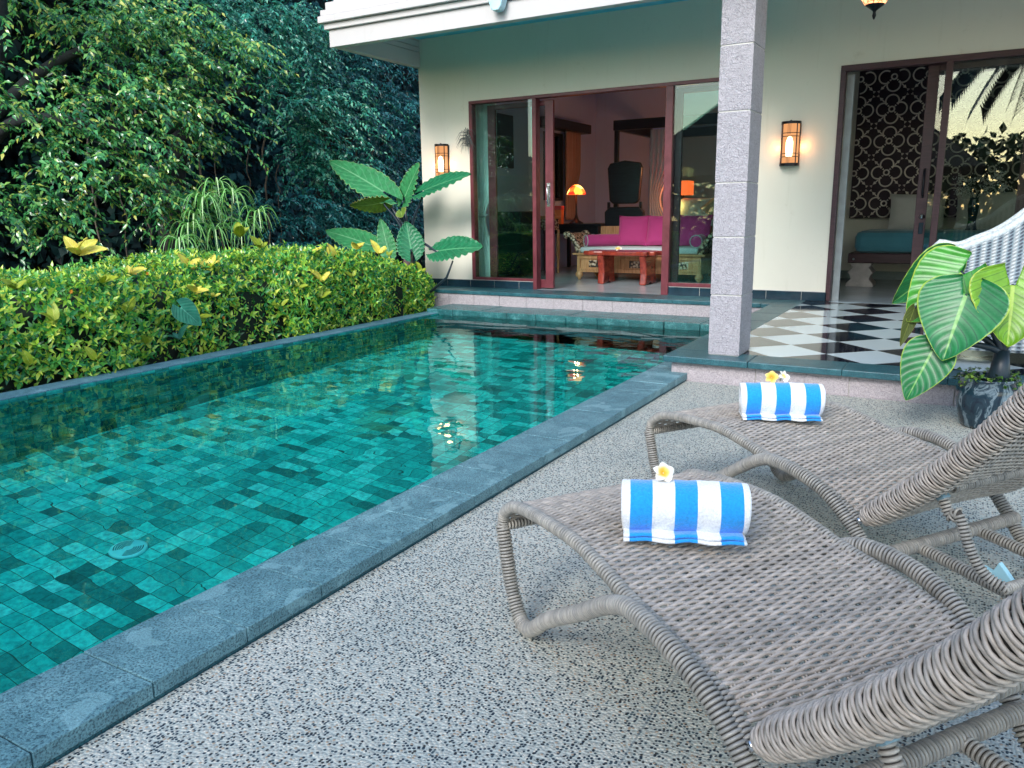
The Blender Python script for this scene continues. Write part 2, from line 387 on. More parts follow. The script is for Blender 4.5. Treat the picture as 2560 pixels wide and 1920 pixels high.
# kerb slabs (individual stones inside one paving object)
b = MB(); y = -2.84
while y < 8.2:
    b.box(-1.975, -1.682, y + .0015, y + .3005, .012 + random.uniform(-.001, .001), .057 + random.uniform(-.0012, .0012)); y += .302
kb = struct(b.build('pool_kerb', M_kerb, bevel=.003))
b = MB(); b.box(-1.968, -1.688, -3, 8.3, -.3, .010); struct(b.build('kerb_bed', M_slate2))
b = MB(); y = -2.0
while y < 8.6:
    b.box(-6.10, -5.875, y + .001, y + .4, -.115, -.050 + random.uniform(-.002, .002)); y += .402
struct(b.build('far_coping', mk_slate('far_slate', (.04, .11, .15), (.09, .21, .28), (.2, .36, .44), .4, .5, False), bevel=.004))
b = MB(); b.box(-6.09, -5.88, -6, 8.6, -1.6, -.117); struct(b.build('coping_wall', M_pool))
b = MB(); x = -6.05
while x < -2.0:
    w = .40
    y0 = 8.30 + random.uniform(-.012, .012)
    b.box(x, min(x + w - .003, -1.98), y0, 8.885, -.09, 0.0 + random.uniform(-.003, .003)); x += w
struct(b.build('end_coping', M_wet, bevel=.006))
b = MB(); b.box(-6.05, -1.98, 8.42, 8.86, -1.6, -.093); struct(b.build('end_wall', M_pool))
# drain in the pool floor
dr = empty('pool_drain', (-4.03, 2.55, ZF + .004), 0, 'round turquoise slotted drain cover on the pool floor', 'drain')
MD = plain('drain_plastic', (.22, .95, 1), .4, .02)
b = MB(); b.lathe([(.0001, .02), (.085, .02), (.1, .012), (.104, 0)], (0, 0, 0), 36); b.build('cover', MD, dr, True)
for a in (0, PI):
    b = MB()
    for r in (.03, .042, .054, .066, .078):
        for k in range(10):
            t0 = a - 1.0 + k * .2; t1 = t0 + .2
            n = len(b.v); z = .0222
            for rr, t in ((r - .0025, t0), (r + .0025, t0), (r + .0025, t1), (r - .0025, t1)): b.v.append((rr * math.cos(t), rr * math.sin(t), z))
            b.f.append((n, n + 1, n + 2, n + 3))
    b.build('slots', M_black, dr)
# ------------------------------------------------------------------ villa
F = 9.37; ZP = .184
villa = empty('villa', (-2.2, 9.4, 0), 0, 'cream rendered villa with maroon sliding doors and pale stepped eaves behind the pool', 'house')
VO = Vector((-2.2, 9.4, 0))
def vp(mb, name, mat, **k):
    o = mb.build(name, mat, villa, **k); o.location = -VO; return o
def sub(mb, name, mat, par, **k):
    return mb.build(name, mat, par, **k)
b = MB()
for x0, x1, z0, z1 in ((-6.83, -6.02, .289, 3.53), (-6.02, -2.2, 2.66, 3.53), (-2.2, -1.36, .289, 3.53), (-1.36, 1.7, 2.66, 3.53), (1.7, 6, .289, 3.53)):
    b.box(x0, x1, F, F + .18, z0, z1)
b.box(-6.83, -6.66, F + .18, 12.75, .0, 3.53); b.box(-6.83, -6.66, 13.25, 15.05, .0, 3.53); b.box(-6.83, -6.66, 12.75, 13.25, 0, 1.45); b.box(-6.83, -6.66, 12.75, 13.25, 2.52, 3.53)
vp(b, 'facade_wall', M_wall)
b = MB(); b.box(-6.66, -2.26, 14.95, 15.1, ZP, 3.5); b.box(-2.26, -2.1, F + .18, 15.1, ZP, 3.5); b.box(-6.659, -6.64, F + .181, 12.75, ZP, 3.5)
b.box(-6.659, -6.64, 12.75, 13.25, ZP, 1.45); b.box(-6.659, -6.64, 12.75, 13.25, 2.52, 3.5); b.box(-6.659, -6.64, 13.25, 14.95, ZP, 3.5)
vp(b, 'lounge_wall', M_in)
b = MB(); b.box(-2.1, 5.2, 12.6, 12.75, ZP, 3.5); b.box(5.2, 5.35, F + .18, 12.75, ZP, 3.5); b.box(-2.099, -2.08, F + .181, 12.6, ZP, 3.5); vp(b, 'bedroom_wall', M_in2)
b = MB(); b.box(-2.08, 5.2, 12.585, 12.6, ZP, .30); vp(b, 'bedroom_skirting', plain('grey_skirting', (.25, .33, .35), .4))
b = MB(); b.box(-6.80, 5.4, F + .0, 15.2, 3.53, 3.62); vp(b, 'ceiling', M_ceil)
b = MB(); b.box(-6.64, 5.2, F, 14.95, .05, ZP); vp(b, 'room_floor', M_floor)
# plinth, ledge and porch
b = MB()
x = -6.9
while x < -1.86:
    b.box(x, min(x + .395, -1.86), 8.885, 8.93, -.2, .138); x += .4
x = -1.80
while x < 5:
    b.box(x, x + .595, 5.433, 5.47, -.05, .138); x += .6
y = 5.47
while y < 8.8:
    b.box(-1.80, -1.765, y, y + .595, -.05, .138); y += .6
vp(b, 'granite_plinth', M_gran, bevel=.002)
b = MB(); b.box(-6.9, -1.77, 8.895, 8.93, -.2, .136); b.box(-1.76, 5, 5.475, F, -.2, .136); b.box(-6.8, -1.76, 8.93, F, -.2, .136); b.box(-1.78, 5, 5.445, 5.475, -.05, .13); vp(b, 'plinth_core', M_grout)
b = MB()
x = -6.95
while x < -1.86:
    b.box(x, min(x + .498, -1.845), 8.865, F, .138, ZP); x += .5
vp(b, 'ledge_slab', M_slate2, bevel=.006)
b = MB()
x = -1.845
while x < 5:
    b.box(x, x + .598, 5.37, 5.66, .138, ZP + random.uniform(-.001, .001)); x += .6
y = 5.66
while y < F - .02:
    b.box(-1.845, -1.56, y + .002, min(y + .6, F), .138, ZP); y += .602
vp(b, 'porch_coping', M_slate2, bevel=.006)
m, nt, bs = newmat('checker_tiles')
v = coord(nt)
mp = nt.nodes.new('ShaderNodeMapping'); mp.inputs['Rotation'].default_value = (0, 0, R_(45)); nt.links.new(v, mp.inputs[0])
sxy = nt.nodes.new('ShaderNodeSeparateXYZ'); nt.links.new(mp.outputs[0], sxy.inputs[0])
T = .3 * math.sqrt(2)
def rotp(x, y): c = math.cos(R_(45)); return (x * c - y * c, x * c + y * c)
ox, oy = rotp(-.825, 5.925)
u0 = math_(nt, 'DIVIDE', math_(nt, 'ADD', sxy.outputs[0], -ox + 20 * T), T); v0 = math_(nt, 'DIVIDE', math_(nt, 'ADD', sxy.outputs[1], -oy + 20 * T), T)
par = math_(nt, 'MODULO', math_(nt, 'ADD', math_(nt, 'FLOOR', u0), math_(nt, 'FLOOR', v0)), 2)
gr = math_(nt, 'MAXIMUM', math_(nt, 'LESS_THAN', math_(nt, 'PINGPONG', u0, .5), .006), math_(nt, 'LESS_THAN', math_(nt, 'PINGPONG', v0, .5), .006))
cc = mixc(nt, par, (.62, .74, .78), (.012, .016, .028)); cc = mixc(nt, gr, cc, (.55, .6, .6))
nt.links.new(cc, bs.inputs['Base Color']); bs.inputs['Roughness'].default_value = .07; bs.inputs['Specular IOR Level'].default_value = .8
bump(nt, bs, noise(nt, v, 3, 2), .02, .01)
b = MB(); b.box(-1.56, 5, 5.66, F, .139, ZP - .002); vp(b, 'porch_floor', m)
# black skirting tiles
for a, c_ in ((-6.83, -5.055), (-3.17, -1.345), (1.7, 3.9)):
    x = a; b = MB()
    while x < c_ - .01:
        b.box(x, min(x + .385, c_), F - .012, F + .02, ZP, .283); x += .39
    o = vp(b, 'black_skirting', M_black, bevel=.001)

for a, c_ in ((-6.83, -5.05), (-3.17, -1.345)): b = MB(); b.box(a, c_, F - .006, F + .1, ZP, .289); vp(b, 'skirting_backing', M_grout)
# eaves
b = MB()
b.box(-6.90, -1.9, 7.69, 7.80, 3.163, 3.352); b.box(-6.90, -6.80, 7.80, 9.5, 3.163, 3.352)
vp(b, 'fascia', M_trim, bevel=.004)
b = MB()
for k, (z0, z1, d) in enumerate(((3.358, 3.42, .04), (3.426, 3.50, .09), (3.506, 3.57, .065), (3.576, 3.66, .02), (3.66, 4.1, -.05))):
    b.box(-6.90 - d, -1.9, 7.69 - d, 7.80, z0, z1); b.box(-6.90 - d, -6.80, 7.80, 9.6, z0, z1)
vp(b, 'cornice', M_trim, bevel=.006)
b = MB(); b.box(-6.80, -1.9, 7.80, F, 3.52, 3.70); vp(b, 'soffit', M_soffit)
b = MB(); b.box(-1.9, 5.2, 4.75, F, 3.50, 3.60); vp(b, 'porch_ceiling', M_pceil)
b = MB(); b.box(-1.9, 5.2, 4.72, 4.95, 3.15, 3.50); b.box(-1.9, -1.7, 4.95, 7.69, 3.16, 3.50); b.box(-1.95, 5.2, 4.66, F, 3.61, 3.9); vp(b, 'porch_beam', M_trim)
# water spout on the fascia
b = MB(); pr_ = [(-.09, .24), (-.085, .1), (-.06, .03), (-.035, .0), (.035, .0), (.06, .03), (.085, .1), (.09, .24)]
b.prism([(-4.50 + p, 3.245 + q) for p, q in pr_], 'y', 7.55, 7.66); vp(b, 'water_spout', plain('pale_blue_spout', (.45, .68, .75), .5), bevel=.012)
# pillar
px0, px1, py0, py1 = -1.568, -1.348, 5.54, 5.86
b = MB(); zs = [ZP, .611, 1.012, 1.378, 1.842, 2.26, 2.68, 3.15]
for z0, z1 in zip(zs[:-1], zs[1:]): b.box(px0, px1, py0, py1, z0 + .004, z1 - .004)
pl = vp(b, 'porch_pillar', mk_granite('pillar_granite', (.42, .40, .44), .7, 1.2), bevel=.004)
b = MB(); b.box(px0 + .006, px1 - .006, py0 + .006, py1 - .006, ZP, 3.15); sub(b, 'grout_core', M_grout, pl)
# left doors -------------------------------------------------
Y0, Y1 = F - .012, F + .10
def frame_piece(name, boxes, mat=M_frame, par=None, bevel=.004):
    b = MB()
    for q in boxes: b.box(*q)
    if par is None: return vp(b, name, mat, bevel=bevel)
    return sub(b, name, mat, par, bevel=bevel)
lf = frame_piece('door_frame', [(-6.02, -2.2, Y0, Y1, 2.62, 2.66), (-6.02, -5.975, Y0, Y1, .289, 2.62), (-5.05, -4.995, Y0 - .01, Y1, ZP, 2.62),
                 (-3.265, -3.175, Y0 - .012, Y1, ZP, 2.62), (-5.975, -5.05, Y0, Y1, .289, .325), (-3.175, -2.2, Y0, Y1, .289, .335), (-2.24, -2.2, Y0, Y1, .335, 2.62)])
def door_leaf(name, x0, x1, y, z0, z1, st, glass, mat=M_frame, bot=.1):
    fr = frame_piece(name, [(x0, x0 + st, y, y + .045, z0, z1), (x1 - st, x1, y, y + .045, z0, z1), (x0 + st, x1 - st, y, y + .045, z0, z0 + bot), (x0 + st, x1 - st, y, y + .045, z1 - .06, z1)], mat)
    g = MB(); g.box(x0 + st - .005, x1 - st + .005, y + .018, y + .026, z0 + bot - .005, z1 - .055); sub(g, 'glass_pane', glass, fr); return fr
# fixed left light
b = MB(); b.box(-5.977, -5.048, F + .008, F + .016, .32, 2.625); vp(b, 'glass_pane', M_glassL)
d1 = door_leaf('sliding_door', -5.80, -4.81, F + .106, .20, 2.60, .115, M_glassL, M_frame, .11)
b = MB(); b.tube([(-4.875, F + .085, 1.30), (-4.875, F + .06, 1.31), (-4.875, F + .06, 1.53), (-4.875, F + .085, 1.54)], .008, 8); sub(b, 'pull_handle', plain('chrome', (.6, .62, .65), .2, .05, metal=1), d1, smooth=True)
b = MB(); b.box(-4.90, -4.85, F + .097, F + .107, 1.27, 1.57); sub(b, 'handle_plate', plain('chrome', (.6, .62, .65), .2), d1)
b = MB(); b.box(-3.178, -2.238, F + .008, F + .016, .33, 2.625); vp(b, 'glass_pane', M_glassL)
d2 = door_leaf('sliding_door', -3.20, -2.25, F + .106, .20, 2.60, .10, M_glassL, M_frameD)
# right doors
rf = frame_piece('door_frame', [(-1.36, 1.7, Y0, Y1, 2.60, 2.66), (-1.36, -1.31, Y0, Y1, ZP, 2.60), (-.382, -.318, Y0 - .01, Y1, ZP, 2.60), (.70, .76, Y0, Y1, ZP, 2.6), (1.64, 1.7, Y0, Y1, ZP, 2.6)], M_frameD)
b = MB(); b.box(-.32, .70, F + .008, F + .016, ZP, 2.605); vp(b, 'glass_pane', M_glassR)
b = MB(); b.box(.76, 1.64, F + .008, F + .016, ZP, 2.605); vp(b, 'glass_pane', M_glassR)
b = MB(); b.box(-1.305, -1.235, F + .11, F + .15, ZP, 2.58); vp(b, 'door_track_post', plain('grey_metal', (.28, .32, .34), .35))
d3 = door_leaf('sliding_door', -.545, .45, F + .106, .19, 2.60, .105, M_glassR, M_frameD, .12)
b = MB(); b.tube([(-.49, F + .10, 1.30), (-.49, F + .06, 1.33), (-.49, F + .055, 1.44), (-.49, F + .06, 1.55), (-.49, F + .10, 1.58)], .012, 8); sub(b, 'pull_handle', M_iron, d3, smooth=True)
b = MB(); b.lathe([(.0001, .0), (.028, 0), (.03, .006), (.02, .02), (.0001, .03)], (0, 0, 0), 20); o = sub(b, 'lock', plain('chrome', (.6, .62, .65), .2), d3, smooth=True); o.rotation_euler = (PI / 2, 0, 0); o.location = (-.475, F + .105, 1.10)
b = MB(); b.box(-.50, -.455, F + .09, F + .106, .92, 1.04); sub(b, 'recess_pull', M_black, d3, bevel=.01)
# villa roof above
b = MB(); b.prism([(7.5, 4.1), (15.5, 4.1), (11.5, 6.2)], 'x', -7.0, 5.4); vp(b, 'roof', plain('roof_tiles', (.22, .12, .09), .8))

# ------------------------------------------------------------------ lamps
def emis(name, c, s, base=(.8, .7, .5)):
    m, nt, b = newmat(name); b.inputs['Base Color'].default_value = (*base, 1)
    b.inputs['Emission Color'].default_value = (*c, 1); b.inputs['Emission Strength'].default_value = s; return m
def point(name, loc, e, c, r=.04, parent=None):
    l = bpy.data.lights.new(name, 'POINT'); l.energy = e; l.color = c; l.shadow_soft_size = r
    o = bpy.data.objects.new(name, l); COL.objects.link(o); o.location = loc
    if parent: o.parent = parent
    return o
M_lampglass = emis('lit_amber_glass', (1, .42, .14), 2.2); M_tube = emis('lit_tube', (1, .72, .45), 9); M_pane = plain('frosted_pane', (.55, .45, .42), .3)
def sconce(x, label):
    t = empty('wall_lamp', (x, F, 1.66), 0, label, 'wall lamp', 'lantern lamps on the cream wall')
    R0 = .092
    arc = lambda r, z, n=14: [(r * math.cos(PI + PI * k / n), -.03 + r * math.sin(PI + PI * k / n), z) for k in range(n + 1)]
    b = MB(); b.box(-.10, .10, -.03, 0, 0, .46); b.build('back_plate', M_iron, t, bevel=.004)
    b = MB()
    b.prism([(p[0], p[1]) for p in arc(R0 + .012, 0)], 'z', 0, .028); b.build('bottom_cap', M_iron, t); b = MB()
    b.prism([(p[0], p[1]) for p in arc(R0 + .012, 0)], 'z', .44, .468); b.lathe([(.03, .466), (.012, .478), (.0001, .485)], (0, -.06, 0), 10); b.build('top_cap', M_iron, t)
    b = MB()
    for z in (.095, .13, .31, .345): b.tube(arc(R0 + .004, z), .004, 6)
    for k in (0, 3, 11, 14): a = PI + PI * k / 14; b.box((R0 + .004) * math.cos(a) - .005, (R0 + .004) * math.cos(a) + .005, -.03 + (R0 + .004) * math.sin(a) - .004, -.03 + (R0 + .004) * math.sin(a) + .004, .02, .45)
    for dx in (-.014, 0, .014): b.box(dx - .0015, dx + .0015, -.03 - R0 - .005, -.03 - R0 - .002, .03, .21); b.box(dx - .0015, dx + .0015, -.03 - R0 - .005, -.03 - R0 - .002, .33, .44)
    b.build('cage', M_iron, t)
    b = MB(); n = 14
    b.grid(lambda u, w: (R0 * math.cos(PI + PI * u), -.03 + R0 * math.sin(PI + PI * u), .03 + .41 * w), 14, 1)
    gm, nt, bs = newmat('amber_panel'); nt.nodes.remove(bs)
    tr = N(nt, 'ShaderNodeBsdfTransparent'); tr.inputs['Color'].default_value = (1, .8, .6, 1); em = N(nt, 'ShaderNodeEmission'); em.inputs['Color'].default_value = (1, .45, .18, 1); em.inputs['Strength'].default_value = 1.0
    mx = nt.nodes.new('ShaderNodeMixShader'); mx.inputs[0].default_value = .35; nt.links.new(tr.outputs[0], mx.inputs[1]); nt.links.new(em.outputs[0], mx.inputs[2]); nt.links.new(mx.outputs[0], nt.nodes['Material Output'].inputs['Surface'])
    b.build('glass_shade', gm, t)
    b = MB(); b.lathe([(.0001, .10), (.03, .10), (.036, .14), (.036, .25), (.02, .30), (.0001, .31)], (0, -.075, 0), 16); b.build('bulb', M_tube, t, True)
    point('lamp_light', (.13, -.05, .20), .40, (1, .34, .10), .03, t); point('lamp_light', (-.13, -.05, .20), .40, (1, .34, .10), .03, t)
    return t
sconce(-6.455, 'lit wall lamp left of the lounge doors, its bottom behind a big leaf')
sconce(-1.826, 'lit wall lamp between the granite pillar and the bedroom doors')
# hanging lantern
t = empty('hanging_lantern', (-.785, 6.8, 2.56), 0, 'orange mosaic glass lantern with black pointed finial hanging from the porch ceiling', 'lantern')
b = MB(); b.lathe([(.0001, 0), (.008, .01), (.014, .03), (.010, .05), (.012, .06), (.03, .075), (.062, .098), (.068, .104)], (0, 0, 0), 20); b.build('finial', M_iron, t, True)
b = MB(); b.lathe([(.068, .105), (.11, .17), (.13, .26), (.12, .34), (.08, .40), (.05, .42)], (0, 0, 0), 24)
m, nt, bs = newmat('mosaic_glass'); v = coord(nt); vo = N(nt, 'ShaderNodeTexVoronoi'); vo.inputs['Scale'].default_value = 34; vo.feature = 'DISTANCE_TO_EDGE'; nt.links.new(v, vo.inputs['Vector'])
e_ = ramp(nt, vo.outputs['Distance'], [(.04, (.02, .01, .01)), (.12, (1, .34, .14))]); nt.links.new(e_, bs.inputs['Emission Color']); bs.inputs['Emission Strength'].default_value = 1.6; bs.inputs['Base Color'].default_value = (.5, .2, .1, 1)
b.build('glass_shade', m, t, True)
b = MB(); b.lathe([(.05, .42), (.055, .44), (.02, .50), (.008, .52), (.008, .94)], (0, 0, 0), 14); b.build('hanger', M_iron, t, True)
point('lamp_light', (0, 0, .28), 4, (1, .55, .28), .08, t)
# ------------------------------------------------------------------ lounge furniture
M_teak = wood('whitewashed_teak', (.42, .17, .06), (.72, .40, .20), .55, (12, 1, 1), .3)
M_red = wood('red_root_wood', (.10, .012, .010), (.36, .055, .03), .25, (6, 1, 3), .4)
M_dark = wood('black_brown_wood', (.006, .012, .02), (.018, .028, .04), .35)
def carve(name, c0, c1):
    m, nt, b = newmat(name); v = coord(nt); f = N(nt, 'ShaderNodeTexVoronoi'); f.inputs['Scale'].default_value = 26; nt.links.new(v, f.inputs['Vector'])
    nt.links.new(ramp(nt, f.outputs['Distance'], [(.1, c1), (.5, c0), (.62, (.03, .02, .02))]), b.inputs['Base Color']); b.inputs['Roughness'].default_value = .6
    bump(nt, b, f.outputs['Distance'], .8, .01); return m
M_carve = carve('carved_teak', (.42, .26, .15), (.78, .70, .60))
SX0, SX1, SY = -5.22, -3.24, 11.0
sofa = empty('carved_sofa', (-4.23, 11.35, ZP), 0, 'carved teak daybed sofa with scrolled arms and pale seat in the lounge', 'sofa')
def sp(mb, name, mat, par=sofa, **k):
    o = mb.build(name, mat, par, **k)
    if par is sofa: o.location = -Vector((-4.23, 11.35, ZP))
    return o
b = MB(); b.box(SX0 + .03, SX1 - .03, SY + .02, SY + .75, .30, .555); b.box(SX0 - .03, SX1 + .03, SY - .015, SY + .80, .557, .585); sp(b, 'base', M_teak, bevel=.006)
for k in range(3):
    x0 = SX0 + .07 + k * .65; fr = MB()
    for q in ((x0, x0 + .56, .50, .52), (x0, x0 + .56, .335, .355), (x0, x0 + .02, .355, .50), (x0 + .54, x0 + .56, .355, .50)): fr.box(q[0], q[1], SY + .002, SY + .022, q[2], q[3])
    p = sp(fr, 'carved_panel', M_teak, bevel=.003)
    b = MB(); b.box(x0 + .16, x0 + .40, SY + .008, SY + .021, .375, .48); sub(b, 'carving', M_carve, p, bevel=.01)
for x in (SX0 + .06, SX1 - .06):
    for y in (SY + .05, SY + .72):
        b = MB(); b.lathe([(.02, 0), (.022, .02), (.055, .055), (.06, .08), (.05, .11), (.03, .13), (.035, .14)], (x, y, ZP), 16); sp(b, 'leg', M_teak, smooth=True)
for sgn, x in ((-1, SX0), (1, SX1)):
    pth = [(x + .06 * -sgn * 1.0, .585), (x + .02 * -sgn, .68), (x + sgn * .04, .78), (x + sgn * .11, .86), (x + sgn * .17, .875), (x + sgn * .185, .84), (x + sgn * .15, .82)]
    q, _ = spline([(a, SY + .05, c) for a, c in pth], 22); b = MB()
    for yy in (SY + .0, ): 
        b.tube([(p.x, p.y, p.z) for p in q], [.05 - .018 * i / 21 for i in range(22)], 8)
        b.tube([(p.x, p.y + .65, p.z) for p in q], [.05 - .018 * i / 21 for i in range(22)], 8)
    for i in range(0, 20): a, c = q[i], q[i + 1]; n = len(b.v); b.v += [(a.x, SY + .05, a.z), (c.x, SY + .05, c.z), (c.x, SY + .7, c.z), (a.x, SY + .7, a.z)]; b.f.append((n, n + 1, n + 2, n + 3))
    sp(b, 'armrest', M_carve, smooth=True)
b = MB(); b.box(SX0 + .1, SX1 - .1, SY + .74, SY + .79, .585, .97); sp(b, 'backrest', M_teak, bevel=.012)
def cushion(mb, cx, cy, cz, w, h, t, rot=None):
    """pillow lying in XZ plane, thickness along y"""
    n = 12; M = Matrix.Translation((cx, cy, cz)) @ (rot or Matrix.Identity(4))
    for s in (-1, 1):
        def f(u, v):
            a, c = 2 * u - 1, 2 * v - 1
            e = (1 - a ** 4) * (1 - c ** 4); pin = 1 - .07 * (1 - abs(a * c) ** .8) * (abs(a) ** 6 + abs(c) ** 6 > .3)
            x = a * w / 2 * (1 - .06 * (1 - c * c)* abs(a) ** 3 * -1 - .06 * abs(a)**3); z = c * h / 2
            x = a * w / 2 * (1 - .07 * (1 - abs(c) ** 3)); z = c * h / 2 * (1 - .07 * (1 - abs(a) ** 3))
            return M @ Vector((x, s * t / 2 * max(e, 0) ** .5, z))
        mb.grid(f, n, n)
    return mb
def fabric(name, c, rough=.85, var=.1, bs=.25):
    m, nt, b = newmat(name); v = coord(nt); f = noise(nt, v, 5, 4)
    nt.links.new(ramp(nt, f, [(.3, [x * (1 - var) for x in c]), (.7, c)]), b.inputs['Base Color']); b.inputs['Roughness'].default_value = rough
    b.inputs['Sheen Weight'].default_value = .3; bump(nt, b, noise(nt, v, 220, 2), bs, .003); return m
M_mag = fabric('magenta_cloth', (.52, .045, .22)); M_matt = fabric('pale_cloth', (.50, .58, .60)); M_blue = fabric('blue_cover', (.07, .27, .36)); M_pill = fabric('grey_linen', (.68, .68, .66)); M_tan = fabric('tan_cloth', (.52, .38, .26))
b = MB(); b.box(SX0 + .08, SX1 - .08, SY + .01, SY + .73, .588, .675); sp(b, 'seat_mattress', M_matt, bevel=.03)
Rt = Matrix.Rotation(R_(-14), 4, 'X')
for i, (x, lab) in enumerate(((-4.48, 'magenta square cushion beside the long bolster on the sofa'), (-4.02, 'magenta square cushion in the middle of the sofa back'), (-3.53, 'magenta square cushion behind the door glass at the sofa right end'))):
    b = MB(); cushion(b, 0, 0, 0, .50, .47, .15); o = b.build('cushion', M_mag, None, smooth=True); o.location = (x, SY + .52, .905); o.rotation_euler = (R_(-14), 0, R_(random.uniform(-4, 4)))
    tag(o, lab, 'cushion', 'magenta sofa cushions')
for (x0, y0, x1, y1, lab) in ((-5.08, SY + .10, -4.62, SY + .60, 'magenta bolster lying at the left arm of the sofa'), (-3.37, SY + .08, -3.42, SY + .55, 'magenta round bolster seen end-on at the sofa right arm')):
    dv = Vector((x1 - x0, y1 - y0, 0)); L = dv.length; t = empty('bolster', (x0, y0, .765), math.atan2(dv.y, dv.x), lab, 'bolster', 'magenta sofa bolsters')
    b = MB(); b.tube([(x, 0, 0) for x in (0, .01, .04, L / 2, L - .04, L - .01, L)], [.06, .082, .09, .093, .09, .082, .06], 20); b.build('roll', M_mag, t, True)
    b = MB(); b.tube([(-.002, .086 * math.cos(2 * PI * k / 24), .086 * math.sin(2 * PI * k / 24)) for k in range(25)], .006, 6); b.build('piping', M_matt, t, True)
# coffee table of root wood
ct = empty('coffee_table', (-4.27, 10.62, ZP), 0, 'red root wood coffee table with slab legs in front of the sofa', 'table')
b = MB(); pl_ = []
for k in range(40):
    a = 2 * PI * k / 40; r = 1 + .09 * math.sin(5 * a + 1) + .06 * math.sin(11 * a)
    pl_.append((.56 * r * math.copysign(abs(math.cos(a)) ** .6, math.cos(a)), .26 * r * math.copysign(abs(math.sin(a)) ** .7, math.sin(a))))
b.prism(pl_, 'z', .405, .465); b.build('table_top', M_red, ct, bevel=.018)
for dx in (-.27, .36):
    b = MB(); b.prism([(-.20, 0), (-.17, .15), (-.19, .30), (-.24, .405), (.22, .405), (.20, .25), (.22, .12), (.24, 0), (.10, .0), (.02, .03), (-.08, 0)], 'x', dx - .05, dx + .05); o = b.build('leg', M_red, ct, bevel=.02)
def flower(name, loc, rot, label, r=.035, centre=(1, .45, .02), outer=(.95, .9, .78), stem=True, fill=.55, group=None):
    t = empty(name, loc, 0, label, 'flower', group); t.rotation_euler = rot
    m, nt, bs = newmat('petal_' + label[:6]); v = coord(nt); ln = nt.nodes.new('ShaderNodeVectorMath'); ln.operation = 'LENGTH'; nt.links.new(v, ln.inputs[0])
    nt.links.new(ramp(nt, math_(nt, 'DIVIDE', ln.outputs['Value'], r), [(.15, centre), (fill, (1, .62, .12)), (min(.95, fill + .3), outer)]), bs.inputs['Base Color']); bs.inputs['Roughness'].default_value = .5
    bs.inputs['Subsurface Weight'].default_value = .0
    first = None
    for k in range(5):
        a = 2 * PI * k / 5
        if first is None:
            b = MB(); b.grid(lambda u, w: ((u) * r, (w - .5) * r * .95 * math.sin(PI * min(1, u * .82 + .12)) ** .8, r * (.35 * math.sin(u * PI * .75) + .25 * (w - .5))), 6, 6)
            first = b.build('petal', m, t, True)
        else:
            o = first.copy(); COL.objects.link(o); o.parent = t; o.rotation_euler = (0, 0, a)
    if stem:
        b = MB(); b.tube([(0, 0, .002), (0, 0, -r * .5), (r * .25, 0, -r * .9)], [.002, .003, .004], 6); b.build('stem', plain('flower_stem', (.75, .62, .35), .5), t)
    return t
flower('frangipani', (-4.31, 10.50, .668), (R_(20), 0, 0), 'small yellow and white frangipani on the root wood coffee table', .06)
# desk, lamp, stand, curtains, canopy, chairs
dk = empty('writing_desk', (-5.95, 13.0, ZP), 0, 'dark writing desk under the left wall window', 'desk')
b = MB(); b.box(-.62, .52, -.55, .55, .77, .81); b.build('desk_top', M_dark, dk, bevel=.005)
b = MB(); b.box(-.60, .45, -.5, .5, .64, .77); b.build('drawer_case', M_dark, dk, bevel=.005)
for x in (-.56, .42):
    for y in (-.47, .47): b = MB(); b.box(x - .03, x + .03, y - .03, y + .03, 0, .64); b.build('leg', M_dark, dk)
tl = empty('table_lamp', (-5.95, 12.6, ZP + .81), 0, 'lit stained glass table lamp on the writing desk', 'lamp')
b = MB(); b.lathe([(.13, 0), (.12, .02), (.05, .06), (.025, .12), (.015, .16), (.014, .50)], (0, 0, 0), 16); b.build('lamp_base', M_dark, tl, True)
m, nt, bs = newmat('stained_glass'); v = coord(nt); vo = N(nt, 'ShaderNodeTexVoronoi'); vo.inputs['Scale'].default_value = 11; nt.links.new(v, vo.inputs['Vector'])
sc_ = nt.nodes.new('ShaderNodeSeparateColor'); nt.links.new(vo.outputs['Color'], sc_.inputs[0])
nt.links.new(ramp(nt, sc_.outputs[0], [(0, (.35, .01, .005)), (.3, (.9, .08, .01)), (.6, (1, .26, .03)), (.85, (1, .5, .12))], 'CONSTANT'), bs.inputs['Emission Color']); bs.inputs['Emission Strength'].default_value = 1.6; bs.inputs['Base Color'].default_value = (.4, .1, .03, 1)
b = MB(); b.lathe([(.165, .49), (.15, .54), (.11, .60), (.065, .64), (.025, .655)], (0, 0, 0), 20); b.build('lamp_shade', m, tl, True)
point('lamp_light', (0, 0, .50), 4, (1, .46, .22), .05, tl)
bx = empty('gift_box', (-6.28, 12.45, ZP + .81), .2, 'orange box standing on the writing desk by the window', 'box')
b = MB(); b.box(-.13, .13, -.1, .1, 0, .30); b.build('carton', plain('orange_card', (.75, .22, .07), .6), bx, bevel=.006); b = MB(); b.box(-.135, .135, -.105, .105, .24, .305); b.build('lid', plain('red_card', (.5, .05, .05), .6), bx, bevel=.004)
cs = empty('console_stand', (-6.28, 12.0, ZP), 0, 'carved teak console stand beside the open sliding door', 'table')
b = MB(); b.box(-.32, .25, -.18, .18, .90, .95); b.build('stand_top', M_teak, cs, bevel=.008); b = MB(); b.box(-.3, .22, -.15, .15, .72, .90); b.build('drawer', M_carve, cs, bevel=.004)
for x in (-.28, .21):
    for y in (-.14, .14): b = MB(); b.tube([(x, y, 0), (x, y, .2), (x, y, .35), (x, y, .72)], [.018, .022, .032, .024], 8); b.build('leg', M_teak, cs)
